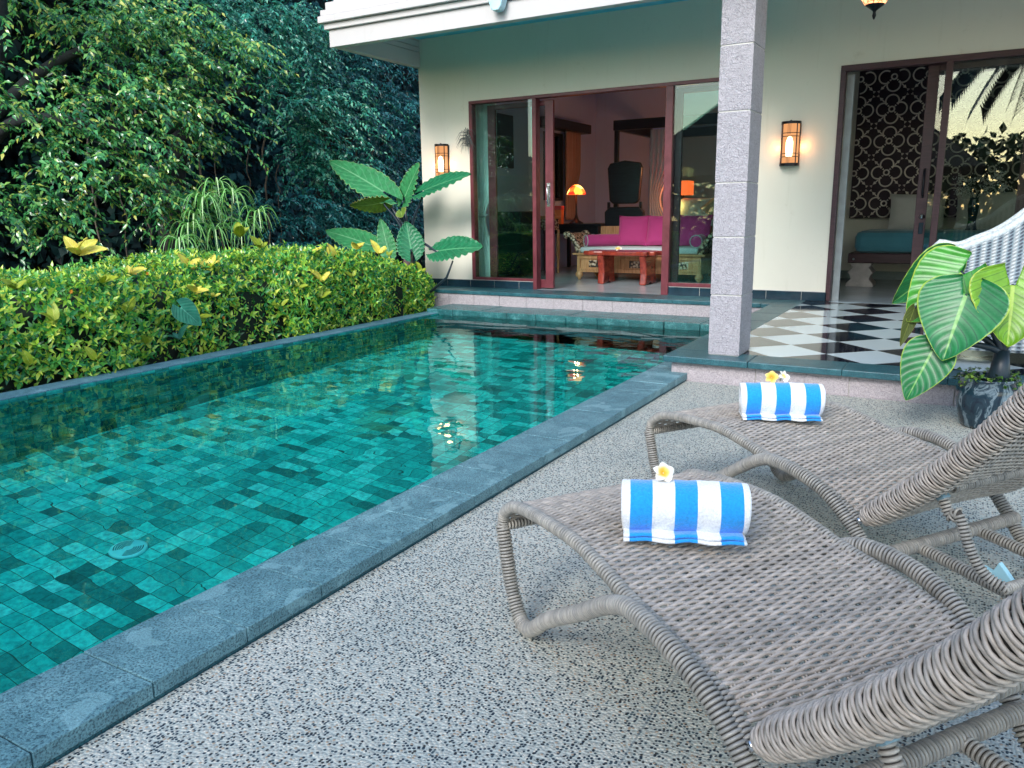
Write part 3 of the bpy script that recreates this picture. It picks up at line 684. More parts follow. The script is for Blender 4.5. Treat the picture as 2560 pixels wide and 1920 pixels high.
def curtain(name, x0, x1, y, z0, z1, tie, pinch, mat, label, axis='x', edge=None):
    n = 60; b = MB()
    def f(u, v):
        z = z0 + (z1 - z0) * v; k = 1 - pinch * math.exp(-((z - tie) / .28) ** 2) if z >= tie else 1 - pinch * math.exp(-((z - tie) / .5) ** 2)
        w = (x1 - x0) * k; c = x0 + .02 * 0
        s = u * 9 * 2 * PI; p = x0 + w * u + .01 * math.sin(s * .5 + z); q = y + .028 * math.sin(s) * (.4 + .6 * k)
        return (p, q, z) if axis == 'x' else (q, p, z)
    b.grid(f, n, 36); o = b.build(name, mat, None, True, solid=.004); tag(o, label, 'curtain'); return o
M_cur = fabric('aqua_cream_curtain', (.82, .94, .92)); M_cur2 = fabric('brown_curtain', (.42, .25, .20))
curtain('curtain', -6.15, -5.80, F + .36, .19, 2.75, 1.15, .62, M_cur, 'pale aqua tied curtain behind the left lounge glass')
b = MB(); b.tube([(-6.155, F + .32, 1.17), (-6.08, F + .315, 1.14), (-5.99, F + .32, 1.16), (-5.98, F + .36, 1.17), (-6.06, F + .42, 1.17), (-6.155, F + .40, 1.17)], .014, 8); o = b.build('curtain_tie', M_matt, None, True); tag(o, 'cream tie-back cord around the pale aqua curtain', 'cord')
curtain('curtain', 13.35, 13.98, -6.52, 1.05, 2.62, 1.5, .35, M_cur2, 'brown curtain lit orange beside the left wall window', 'y')
# left wall window and valance
wd = empty('wall_window', (-6.65, 13.0, 1.45), 0, 'dark framed garden window in the left wall of the lounge', 'window')
b = MB(); b.box(-.02, .05, -.30, -.25, -.05, 1.12); b.box(-.02, .05, .25, .40, -.05, 1.12); b.box(-.02, .05, -.25, .25, -.05, 0); b.box(-.02, .05, -.25, .25, 1.07, 1.12); b.box(-.02, .05, -.25, .02, 0, 1.07) if False else None; b.build('window_frame', M_dark, wd, bevel=.004)
b = MB(); b.box(-.01, -.004, -.25, .25, 0, 1.07); b.build('glass_pane', M_glassR, wd)
va = MB(); va.box(-6.64, -6.40, 12.4, 14.2, 2.62, 2.78); o = va.build('pelmet', M_dark, None, bevel=.006); tag(o, 'dark pelmet box over the left wall window', 'pelmet')
pc = empty('wall_picture', (-6.63, 11.35, 2.3), 0, 'dark framed picture on the lounge left wall seen through the tinted glass', 'picture')
b = MB(); b.box(0, .03, -.24, .24, -.40, .42); b.build('picture_frame', M_dark, pc, bevel=.004); b = MB(); b.box(.03, .034, -.2, .2, -.36, .38); b.build('canvas', plain('dark_canvas', (.02, .035, .05), .5, .5, 6), pc)
cb_ = empty('cabinet', (-6.35, 11.35, ZP), 0, 'dark low cabinet behind the tinted lounge glass', 'cabinet')
b = MB(); b.box(-.27, .15, -.3, .3, .04, 1.03); b.build('carcass', M_dark, cb_, bevel=.01)
for y0, y1 in ((-.29, -.003), (.003, .29)):
    b = MB(); b.box(.151, .17, y0, y1, .06, 1.01); d = b.build('cabinet_door', M_dark, cb_, bevel=.004); b = MB(); b.ball((.18, -.03 if y0 < 0 else .03, .55), .012, 6); b.build('knob', M_iron, d, True)
# tall black carved chairs in front of bed
ch = empty('high_back_chair', (-5.02, 12.5, ZP), 0, 'tall dark upholstered high back chair behind the sofa', 'chair')
b = MB(); b.prism([(-.26, 1.18), (-.30, 1.70), (-.26, 1.78), (0, 1.82), (.26, 1.78), (.30, 1.70), (.26, 1.18), (.2, 1.13), (-.2, 1.13)], 'y', -.05, .03); b.build('backrest', M_dark, ch, bevel=.02)
b = MB(); b.prism([(-.33, .75), (-.34, 1.0), (-.26, 1.08), (.26, 1.08), (.34, 1.0), (.33, .75)], 'y', -.06, .05); b.build('lower_back', M_dark, ch, bevel=.015)
b = MB(); b.box(-.32, .32, -.10, .5, .42, .52); b.build('seat', M_dark, ch, bevel=.02)
for x in (-.28, .28):
    for y in (-.06, .46): b = MB(); b.box(x - .03, x + .03, y - .03, y + .03, 0, .42); b.build('leg', M_dark, ch)
    b = MB(); b.box(x - .02, x + .02, -.03, .01, 1.05, 1.16); b.build('back_post', M_dark, ch)
# canopy bed behind
bd = empty('canopy_bed', (-3.9, 13.7, ZP), 0, 'canopy bed with dark top rail and thin nets at the back of the lounge', 'bed')
b = MB(); b.box(-1.35, 1.3, -.95, .95, .0, .48); b.build('mattress', M_matt, bd, bevel=.06)
for x in (-1.38, 1.33):
    for y in (-.95, .95): b = MB(); b.box(x - .035, x + .035, y - .035, y + .035, 0, 2.40); b.build('post', M_dark, bd, bevel=.006)
b = MB(); b.box(-1.43, 1.38, -1.0, -.93, 2.32, 2.48); b.box(-1.43, 1.38, .93, 1.0, 2.32, 2.48); b.box(-1.43, -1.36, -.93, .93, 2.32, 2.48); b.box(1.31, 1.38, -.93, .93, 2.32, 2.48); b.build('canopy_rail', M_dark, bd, bevel=.006)
b = MB()
def net(u, v): z = .1 + 2.2 * v; w = .5 * (1 - .6 * math.exp(-((z - 1.2) / .4) ** 2)); return (-1.34 + w * u + .55, -.97 + .02 * math.sin(u * 40), z)
b.grid(net, 50, 20); b.build('bed_net', fabric('bed_net', (.48, .47, .5)), bd, True)
bl = empty('bedside_lamp', (-4.12, 12.62, ZP), 0, 'red square shaded bedside lamp glowing orange behind the right lounge glass', 'lamp')
b = MB(); b.box(-.28, .28, -.2, .2, 0, .62); b.build('table_base', M_dark, bl, bevel=.01)
b = MB(); b.box(-.05, .05, -.05, .05, .62, 1.25); b.build('lamp_stem', M_dark, bl, bevel=.01)
b = MB(); b.prism([(-.17, 1.25), (.17, 1.25), (.17, 1.47), (-.17, 1.47)], 'y', -.15, .15); b.build('lamp_shade', emis('red_shade', (1, .09, .02), 1.5, (.5, .06, .03)), bl, bevel=.01)
point('lamp_light', (0, .2, 1.62), 7, (1, .42, .16), .08, bl); point('lamp_light', (0, -.2, 1.1), 2, (1, .4, .12), .05, bl)
b = MB(); cushion(b, 0, 0, 0, .75, .48, .2); o = b.build('bed_pillow', M_pill, None, True); o.location = (-3.75, 12.55, 1.17); o.rotation_euler = (R_(-20), 0, .1); tag(o, 'grey rectangular bed pillow behind the sofa cushions at right', 'pillow')
b = MB(); cushion(b, 0, 0, 0, .6, .6, .2); o = b.build('bed_pillow', M_tan, None, True); o.location = (-3.32, 12.5, 1.22); o.rotation_euler = (R_(-15), R_(45), 0); tag(o, 'tan pillow turned on its corner behind the right lounge glass', 'pillow')
b = MB(); b.box(-2.30, -2.264, 11.3, 13.0, 1.6, 2.4); o = b.build('wall_screen', M_dark, None, bevel=.004); tag(o, 'dark flat panel on the lounge partition wall', 'panel')
# ------------------------------------------------------------------ bedroom (right)
bd = empty('platform_bed', (-.3, 11.9, ZP), 0, 'blue covered platform bed on pale stone plinths in the bedroom', 'bed')
b = MB(); b.box(-1.09, 2.2, -.62, .62, .31, .435); b.build('bed_frame', M_frameD, bd, bevel=.01)
b = MB(); b.box(-1.03, 2.2, -.60, .60, .437, .72); b.build('mattress', M_blue, bd, bevel=.08)
b = MB(); b.ball((-1.02, -.625, .36), .014, 6); b.build('bolt', M_matt, bd, True)
for x in (-.93, 1.6):
    b = MB(); b.prism([(-.165, 0), (.165, 0), (.165, .04), (.11, .10), (.13, .16), (.16, .185), (.13, .21), (.10, .25), (.125, .285), (.125, .305), (-.125, .305), (-.125, .285), (-.10, .25), (-.13, .21), (-.16, .185), (-.13, .16), (-.11, .10), (-.165, .04)], 'y', -.60, -.22)
    b.v = [(v[0] + x, v[1], v[2]) for v in b.v]; b.build('stone_plinth', plain('pale_stone', (.45, .42, .41), .7, .2, 10, bmp=.3), bd, bevel=.006)
for i, (x, lab) in enumerate(((-.68, 'grey square pillow at the left end of the blue bed'), (.12, 'grey pillow behind the bedroom sliding door, second from the left'), (.78, 'grey pillow behind the fixed bedroom glass'))):
    b = MB(); cushion(b, 0, 0, 0, .70, .52, .2); o = b.build('bed_pillow', M_pill, None, True); o.location = (x, 12.18, 1.13); o.rotation_euler = (R_(-12), 0, 0); tag(o, lab, 'pillow', 'grey pillows leaning along the blue bed')
for x, lab in ((-.50, 'dark patterned'),): pass
# lattice panel: quatrefoils made of real rings
lp = empty('lattice_panel', (-1.56, 12.42, 1.055), 0, 'dark wall panel carved with pale quatrefoil lattice above the blue bed', 'panel')
b = MB(); b.box(0, 3.6, .03, .16, 0, 2.1); b.build('panel_board', wood('plum_board', (.018, .008, .018), (.04, .018, .035), .6), lp)
b = MB(); P_ = .42
def ring(cx, cz, r, a0=0, a1=2 * PI, n=26, t=.0110):
    b.tube([(cx + r * math.cos(a0 + (a1 - a0) * k / n), .022, cz + r * math.sin(a0 + (a1 - a0) * k / n)) for k in range(n + 1)], t, 6, flat=1)
def arrow(cx, cz, a, s=.028):
    n = len(b.v); d = (math.cos(a), math.sin(a)); e = (-d[1], d[0])
    for y in (.012, .03): b.v += [(cx + d[0] * s, y, cz + d[1] * s), (cx - d[0] * s * .5 + e[0] * s * .75, y, cz - d[1] * s * .5 + e[1] * s * .75), (cx - d[0] * s * .5 - e[0] * s * .75, y, cz - d[1] * s * .5 - e[1] * s * .75)]
    b.f += [(n, n + 1, n + 2), (n + 3, n + 5, n + 4), (n, n + 3, n + 4, n + 1), (n + 1, n + 4, n + 5, n + 2), (n + 2, n + 5, n + 3, n)]
for i in range(8):
    for k in range(5):
        cx, cz = .02 + i * P_, .20 + k * P_
        if cx > 3.5: continue
        q = .105; r = .083
        ring(cx, cz, .034)
        for a in (0, PI / 2, PI, 3 * PI / 2):
            if i == 0 and a == PI: continue
            aa = a - R_(125) ; bb = a + R_(125)
            if i == 0 and a in (PI / 2,): bb = a + R_(0)
            if i == 0 and a == 3 * PI / 2: aa = a
            if k == 4 and a == PI / 2: continue
            ring(cx + q * math.cos(a), cz + q * math.sin(a), r, aa, bb)
        for a in (PI / 4, 3 * PI / 4, 5 * PI / 4, 7 * PI / 4):
            if i == 0 and a in (3 * PI / 4, 5 * PI / 4): continue
            if k == 4 and a < PI: continue
            arrow(cx + .062 * math.cos(a), cz + .062 * math.sin(a), a + PI, .018)
            arrow(cx + .20 * math.cos(a), cz + .20 * math.sin(a), a, .029)
            arrow(cx + .255 * math.cos(a), cz + .255 * math.sin(a), a + .9, .021); arrow(cx + .255 * math.cos(a), cz + .255 * math.sin(a), a - .9, .021)
            c0, s0 = math.cos(a), math.sin(a); b.tube([(cx + .14 * c0, .02, cz + .14 * s0), (cx + .21 * c0, .02, cz + .21 * s0)], .008, 5)
b.build('lattice', plain('pale_lattice', (.80, .74, .68), .6, .1), lp)
vz = empty('flower_vase', (-.02, 11.62, .905), 0, 'tall dark vase with tiny white blossoms standing before the bedroom pillows', 'vase')
b = MB(); b.lathe([(.0001, 0), (.07, 0), (.055, .04), (.045, .12), (.06, .24), (.065, .32), (.045, .38), (.05, .40), (.04, .40), (.035, .36)], (0, 0, 0), 18); b.build('vase', M_black, vz, True)
b = MB(); rn = random.Random(5); fl = []
for k in range(16):
    a = rn.uniform(0, 2 * PI); e = rn.uniform(.1, .32); z = rn.uniform(.45, .68); b.tube([(0, 0, .36), (math.cos(a) * e * .4, math.sin(a) * e * .4, .36 + (z - .36) * .7), (math.cos(a) * e, math.sin(a) * e, z)], [.003, .002, .0015], 4); fl.append((math.cos(a) * e, math.sin(a) * e, z))
b.build('twigs', M_iron, vz)
Pq = []; Dq = []; Nq = []
for (x, y, z) in fl:
    for k in range(42): c_ = RNG.normal(0, .035, 3); Pq.append((x + c_[0], y + c_[1], z + c_[2])); Dq.append(RNG.normal(0, 1, 3)); Nq.append(RNG.normal(0, 1, 3))
V_, F_ = leaves(np.array(Pq), np.array(Dq), np.array(Nq), .022, .016, .1, .1); np_mesh('blossoms', V_, F_, plain('white_blossom', (.8, .85, .85), .6, .05), vz)
# ------------------------------------------------------------------ sun loungers
def mk_wicker(name, a, b_, tone=1):
    m, nt, b = newmat(name); v = coord(nt); f = noise(nt, v, 30, 3, .6); g = nt.nodes.new('ShaderNodeNewGeometry')
    c = ramp(nt, f, [(.3, a), (.7, b_)])
    c = mixc(nt, 1, c, ramp(nt, g.outputs['Random Per Island'], [(0, (.78, .80, .82)), (1, (1.12, 1.10, 1.08))]), 'MULTIPLY')
    nt.links.new(c, b.inputs['Base Color']); b.inputs['Roughness'].default_value = .38; return m
M_wick = mk_wicker('taupe_wicker', (.33, .29, .25), (.50, .45, .40)); M_wick2 = mk_wicker('grey_wicker_wrap', (.27, .26, .235), (.40, .385, .35))
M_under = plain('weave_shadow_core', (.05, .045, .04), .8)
LW = .63
seat_prof = [(-.150, .292), (-.143, .325), (-.115, .352), (-.06, .380), (.07, .400), (.275, .410), (.43, .388), (.52, .370), (.62, .360), (.75, .342), (.83, .320), (.895, .285)]
lng = empty('sun_lounger', (0, 0, 0))
def strand_mesh(curves, r, n=6, flat=1.0):
    """curves: array (m, k, 3) of open polylines -> one mesh of tubes"""
    m, k, _ = curves.shape; d = np.empty_like(curves); d[:, 1:-1] = curves[:, 2:] - curves[:, :-2]; d[:, 0] = curves[:, 1] - curves[:, 0]; d[:, -1] = curves[:, -1] - curves[:, -2]
    d /= np.maximum(np.linalg.norm(d, axis=2, keepdims=True), 1e-9)
    return d
def tubes(curves, r, ref, n=6, closed=False):
    C_ = np.asarray(curves, dtype=float); m, k, _ = C_.shape
    if closed: d = np.roll(C_, -1, 1) - np.roll(C_, 1, 1)
    else: d = np.gradient(C_, axis=1)
    d /= np.maximum(np.linalg.norm(d, axis=2, keepdims=True), 1e-9)
    ref = np.broadcast_to(ref, C_.shape); a = np.cross(d, ref); a /= np.maximum(np.linalg.norm(a, axis=2, keepdims=True), 1e-9); u = np.cross(a, d)
    t = np.arange(n) * 2 * PI / n; R = np.broadcast_to(np.asarray(r, dtype=float), (m, k))[..., None, None]
    V = C_[:, :, None, :] + R * (a[:, :, None, :] * np.cos(t)[None, None, :, None] + u[:, :, None, :] * np.sin(t)[None, None, :, None])
    idx = np.arange(m * k * n).reshape(m, k, n)
    A = idx if closed else idx[:, :-1]; B = np.roll(idx, -1, 1) if closed else idx[:, 1:]
    F_ = np.stack([A, np.roll(A, -1, 2), np.roll(B, -1, 2), B], -1).reshape(-1, 4)
    return V.reshape(-1, 3), F_
def join(parts):
    Vs, Fs, o = [], [], 0
    for V, F_ in parts: Vs.append(V); Fs.append(F_ + o); o += len(V)
    return np.concatenate(Vs), np.concatenate(Fs)
pitch = .0091
Q, Ls = spline([(u, 0, z) for u, z in seat_prof], 400); QA = np.array([tuple(q) for q in Q])
tang = np.gradient(QA, axis=0); tang /= np.linalg.norm(tang, axis=1, keepdims=True); nrm = np.stack([-tang[:, 2], tang[:, 1] * 0, tang[:, 0]], 1)
ns = int(Ls / pitch); K = 150
vv_ = np.linspace(.0, LW, K); curves = np.zeros((ns, K, 3)); refs = np.zeros((ns, K, 3)); SPC = .0315
for i in range(ns):
    f = (i + .5) / ns * 399; j = int(f); p = QA[j]; nn = nrm[j]
    ph = (i % 2) * PI 
    off = .0036 * np.sin(PI * vv_ / SPC + ph)
    wx = .0010 * np.sin(PI * vv_ / SPC * .5 + i)
    curves[i] = p[None, :] + nn[None, :] * off[:, None] + tang[j][None, :] * wx[:, None]; curves[i, :, 1] = vv_; refs[i] = nn
parts_ = [tubes(curves, .0044, refs, 6)]
nw = int(LW / SPC) + 1; kk = 90; wc = []
for w_ in range(1, nw):
    for dv in (-.0042, .0042):
        idx = np.linspace(2, 397, kk).astype(int); c = QA[idx].copy(); c[:, 1] = w_ * SPC + dv; c[:, 2] -= .0012; wc.append(c)
wc = np.array(wc); parts_.append(tubes(wc, .0028, np.broadcast_to((0, 1., 0), wc.shape), 5))
V_, F_ = join(parts_); np_mesh('seat', V_, F_, M_wick, lng, True)
def wrapped(path, r, name, mat, parent, p=.0098, amp=.0022, n=14, loose=None, seed=0):
    """a tube bound with separate rattan turns over a dark core"""
    p = max(p, .0092) * 1.04; sr = p * .40
    q, L = spline(path, 8); m_ = int(L / p); q, L = spline(path, m_); Q_ = np.array([tuple(x) for x in q]); T_ = np.gradient(Q_, axis=0); T_ /= np.linalg.norm(T_, axis=1, keepdims=True)
    up = np.array((0, 0, 1.)); A_ = np.cross(T_, up); bad = np.linalg.norm(A_, axis=1) < .15; A_[bad] = np.cross(T_[bad], (0, 1., 0)); A_ /= np.linalg.norm(A_, axis=1, keepdims=True); U_ = np.cross(A_, T_)
    k = 20; t = np.arange(k) * 2 * PI / k; rg = np.random.default_rng(int(seed) + 5 + m_); rad = r - sr + rg.normal(0, .0004, m_)
    sq = 1.0 if n > 4 else .85
    C_ = Q_[:, None, :] + rad[:, None, None] * (A_[:, None, :] * np.cos(t)[None, :, None] + U_[:, None, :] * np.sin(t)[None, :, None]) + T_[:, None, :] * (p * .5 * (t / (2 * PI) - .5))[None, :, None] * .0
    rf = C_ - Q_[:, None, :]
    V1, F1 = tubes(C_, sr, rf, 6, True)
    V2, F2 = tubes(Q_[None], r - sr * 1.25, np.tile(U_[None], (1, 1, 1)), 10)
    V_, F_ = join([(V1, F1), (V2, F2)]); o = np_mesh(name, V_, F_, mat, parent, True); o.data.materials.append(M_under)
    mi = np.zeros(len(F_), dtype=np.int32); mi[len(F1):] = 1; o.data.polygons.foreach_set('material_index', mi); return o
for sd, v0 in ((-1, 0.0), (1, LW)):
    bow = lambda u, s=sd: s * (.012 + .028 * max(0, math.sin(PI * min(1, max(0, (u - .42) / .55)))) )
    path = [(-.155, v0, .285), (-.137, v0, .23), (-.105, v0, .13), (-.055, v0, .05), (-.012, v0, .029), (.04, v0, .045), (.16, v0 + bow(.2), .135), (.33, v0 + bow(.33), .24), (.43, v0 + bow(.43), .305), (.50, v0 + bow(.52), .345),
            (.57, v0 + bow(.57), .372), (.66, v0 + bow(.66), .374), (.75, v0 + bow(.75), .358), (.83, v0 + bow(.83), .325), (.90, v0 + bow(.9), .268), (.97, v0 + bow(.94), .20), (1.05, v0, .12), (1.14, v0, .055), (1.24, v0, .030), (1.4, v0, .03), (1.6, v0, .03)]
    wrapped(path, .0225, 'side_frame', M_wick2, lng, .0088, .0028, 14, seed=sd)
    path = [(-.152, v0, .290), (-.143, v0, .325), (-.115, v0, .350), (-.06, v0, .377), (.07, v0, .396), (.275, v0, .405), (.43, v0, .383), (.52, v0, .364), (.62, v0, .352), (.75, v0, .332), (.83, v0, .312), (.91, v0, .270)]
    b = MB(); wrapped(path, .0185 , 'seat_edge', M_wick2, lng, .0100, .0030, 12, seed=sd + 3)
wrapped([(-.150, -.005, .288), (-.150, LW / 2, .288), (-.150, LW + .005, .288)], .017, 'foot_bar', M_wick2, lng)
wrapped([(1.0, -.02, .185), (1.0, LW / 2, .185), (1.0, LW + .02, .185)], .022, 'cross_bar', M_wick2, lng, .0075)
wrapped([(1.60, 0, .03), (1.60, LW / 2, .03), (1.60, LW, .03)], .022, 'cross_bar', M_wick2, lng, .0075)
# backrest: closed woven loops around a padded panel
TH = R_(48); bd_, bn_ = np.array([math.cos(TH), 0, math.sin(TH)]), np.array([-math.sin(TH), 0, math.cos(TH)])
h0 = np.array([.945, 0, .285]); BL = .76; nb = 84; K = 150; lc = []; lr = []
er = .036; a0 = -.0; a1 = LW
per = 2 * (a1 - a0) + 2 * PI * er
for i in range(nb):
    s = BL * i / (nb - 1); cv = .03 * math.sin(PI * s / BL); pts = []; rf = []
    ew = er * (1 - .45 * math.exp(-s / .02))
    for k in range(K):
        d = per * k / K; flat = a1 - a0
        wv = .0042 * math.sin(PI * d / .030 + (i % 2) * PI)
        if d < flat: y, h, nv = a0 + d, ew - .012 * math.sin(PI * d / flat), (0, 1)
        elif d < flat + PI * er:
            t = (d - flat) / er; y, h, nv = a1 + ew * math.sin(t), ew * math.cos(t), (math.sin(t), math.cos(t)); wv *= .45
        elif d < 2 * flat + PI * er: e = d - flat - PI * er; y, h, nv = a1 - e, -ew + .012 * math.sin(PI * e / flat), (0, -1)
        else:
            t = (d - 2 * flat - PI * er) / er; y, h, nv = a0 - ew * math.sin(t), -ew * math.cos(t), (-math.sin(t), -math.cos(t)); wv *= .45
        p = h0 + bd_ * (s + .0012 * math.sin(k * .7 + i)) + bn_ * (h + wv * nv[1] - cv); p = p + np.array([0, y + wv * nv[0], 0]); pts.append(p)
        rf.append(bn_ * nv[1] + np.array([0, nv[0], 0]))
    lc.append(pts); lr.append(rf)
V_, F_ = tubes(np.array(lc), .0036, np.array(lr), 6, True)
np_mesh('backrest', V_, F_, M_wick, lng, True)
b = MB()
def core(u, v):
    s = .012 + (BL - .02) * u; cv = .03 * math.sin(PI * s / BL); t = 2 * PI * v; r_ = er - .006
    y = LW / 2 + (LW / 2) * max(-1, min(1, 1.25 * math.sin(t))) + r_ * math.sin(t) * .9; hh = (r_ - .010) * math.cos(t)
    p = h0 + bd_ * s + bn_ * (hh - cv); return (p[0], y, p[2])
b.grid(core, 8, 32); b.build('backrest_core', M_under, lng, True)
b = MB(); b.grid(lambda u, v: (h0 + bd_ * (-.004 + .02 * u) + bn_ * (0.02 * (2 * 0.5 - 1)))[[0, 1, 2]] + np.array([0, LW * v, 0]), 1, 4)
for v0 in (-.008, LW + .008):
    c = MB(); c.lathe([(.0001, -.012), (.010, -.012), (.010, .012), (.0001, .012)], (0, 0, 0), 12); o = c.build('hinge_bolt', plain('chrome', (.6, .62, .65), .2), lng, True); o.rotation_euler = (PI / 2, 0, 0); o.location = (.932, v0, .275)
# support arms, cross bars, notched rails
def bp(s, y, h): p = h0 + bd_ * s + bn_ * h; return (p[0], y, p[2])
SP_ = .23
for y in (.045, LW - .045):
    top = bp(SP_, y, -.062); wrapped([top, (top[0] + .035, y, top[2] - .05), (1.20, y, .38), (1.245, y, .29), (1.285, y + (.01 if y < .3 else -.01), .235), (1.33, y + (.03 if y < .3 else -.03), .212)], .0165, 'support_arm', M_wick2, lng, .0085, .0016, 12)
    c = MB(); c.box(-.012, .012, -.016, .016, -.02, .02); o = c.build('bracket', plain('blue_steel', (.20, .32, .38), .4), lng, bevel=.003); o.location = (top[0] - .004, y, top[2] + .008); o.rotation_euler = (0, -TH, 0)
wrapped([(1.17, .055, .445), (1.17, LW / 2, .445), (1.17, LW - .055, .445)], .0155, 'support_bar', M_wick2, lng, .0085)
wrapped([(1.33, .07, .210), (1.335, LW / 2, .210), (1.33, LW - .07, .210)], .0155, 'support_bar', M_wick2, lng, .0085)
M_ratch = plain('pale_blue_plastic', (.36, .66, .76), .35, .05)
for y in (.175, LW - .175):
    q = [(1.0, y, .180), (1.1, y, .172), (1.3, y, .150), (1.5, y, .120), (1.58, y, .06)]
    rl = wrapped(q, .019, 'adjuster_rail', M_wick2, lng, .0078, .0012, 4)
    b = MB(); pf = [(1.19, .178), (1.20, .205), (1.235, .198), (1.25, .232), (1.27, .215), (1.30, .186), (1.345, .178), (1.365, .205), (1.385, .172), (1.43, .166), (1.445, .19), (1.46, .15), (1.2, .16)]
    b.prism(pf, 'y', y - .008, y + .008); b.build('notch_plate', M_ratch, rl, bevel=.002)
LG = 'woven loungers on the pebble deck'
lng.location = (-1.0086, 1.8108, 0); lng.rotation_euler = (0, 0, R_(-35)); tag(lng, 'nearest taupe wicker sun lounger, raised back, carrying the larger-looking striped towel', 'sun lounger', LG)
ln2 = copy_tree(lng); ln2.location = (-.98, 2.99, 0); ln2.rotation_euler = (0, 0, R_(-34)); tag(ln2, 'taupe wicker sun lounger farther off, between the near lounger and the porch step', 'sun lounger', LG)
# ------------------------------------------------------------------ towels
def mk_towel():
    m, nt, b = newmat('striped_terry'); v = coord(nt); s = nt.nodes.new('ShaderNodeSeparateXYZ'); nt.links.new(v, s.inputs[0])
    wob = math_(nt, 'MULTIPLY', math_(nt, 'SUBTRACT', noise(nt, v, 6, 2), .5), .006)
    x = math_(nt, 'DIVIDE', math_(nt, 'ADD', math_(nt, 'ADD', s.outputs[0], .150), wob), .30)
    st = ramp(nt, x, [(0, (.85, .88, .90)), (.055, (.008, .33, .84)), (.235, (.85, .88, .90)), (.415, (.008, .33, .84)), (.595, (.85, .88, .90)), (.775, (.008, .33, .84)), (.955, (.85, .88, .90))], 'CONSTANT')
    f = noise(nt, v, 180, 3, .7); c = mixc(nt, 1, st, ramp(nt, f, [(.3, (.82, .82, .82)), (.65, (1.12, 1.12, 1.12))]), 'MULTIPLY')
    nt.links.new(c, b.inputs['Base Color']); b.inputs['Roughness'].default_value = .95; b.inputs['Sheen Weight'].default_value = .5
    bump(nt, b, math_(nt, 'ADD', f, noise(nt, v, 60, 2)), .6, .004); return m
M_tow = mk_towel(); TL = .149
def towel(loc, rz, label, sc=1):
    t = empty('rolled_towel', loc, rz, label, 'towel', 'blue and white striped towels'); rnd = random.Random(label)
    prof = []   # spiral cross-section (y,z)
    for k in range(150):
        a = k / 149 * 4.2 * 2 * PI; r = .010 + .0128 * a / (2 * PI)
        prof.append((r * math.cos(a + 3.25), r * math.sin(a + 3.25) * .98))
    R0 = .010 + .0128 * 4.2
    # tail runs under the roll toward the front
    a_end = 4.2 * 2 * PI + 3.25
    b = MB(); n = 26
    def f(u, v):
        x = -TL + 2 * TL * u; i = v * 149; j = int(min(i, 148)); fr = i - j; y = prof[j][0] * (1 - fr) + prof[j + 1][0] * fr; z = prof[j][1] * (1 - fr) + prof[j + 1][1] * fr
        e = 1 - .035 * abs(2 * u - 1) ** 6; lump = 1 + .016 * math.sin(x * 22 + v * 30) + .010 * math.sin(x * 61 + v * 47 + 1) + .008 * math.sin(x * 130 + v * 90)
        xx = x + .004 * math.sin(v * 29) * (abs(2 * u - 1) ** 4) * (1 if u > .5 else -1)
        return (xx, y * e * lump, z * e * lump)
    b.grid(f, n * 2, 150); b.build('roll', M_tow, t, True, solid=.0095)
    b = MB(); zb = -R0 * .98
    for k, (dy, zz) in enumerate(((-.085, .0), (-.078, .009))):
        b.grid(lambda u, v, dy=dy, zz=zz: (-TL * .985 + 2 * TL * (.975 - .02 * k) * u, .03 - (.03 - dy) * v + .003 * math.sin(u * 14), zb + zz + .002 * math.sin(u * 19 + v * 4)), 24, 8)
    b.build('folded_tail', M_tow, t, True, solid=.006)
    return t
towel((-.556, 1.805, .487), R_(22), 'larger-looking blue and white rolled towel on the near lounger, one flower on top')
towel((-.582, 3.068, .487), R_(22), 'blue and white rolled towel on the farther lounger, two flowers on top')
fg = 'frangipani blossoms on the towels'
flower('frangipani', (-.606, 1.79, .566), (R_(50), R_(-8), R_(40)), 'single white frangipani with yellow heart on the near striped towel', .027, fill=.5, group=fg)
flower('frangipani', (-.618, 3.07, .565), (R_(55), R_(-6), R_(15)), 'orange yellow frangipani on the left of the pair on the far towel', .026, (1, .35, .01), (.98, .72, .25), fill=.75, group=fg)
flower('frangipani', (-.580, 3.09, .568), (R_(48), R_(25), R_(40)), 'creamy white frangipani on the right of the pair on the far towel', .026, (.95, .75, .3), (.93, .9, .78), fill=.3, group=fg)
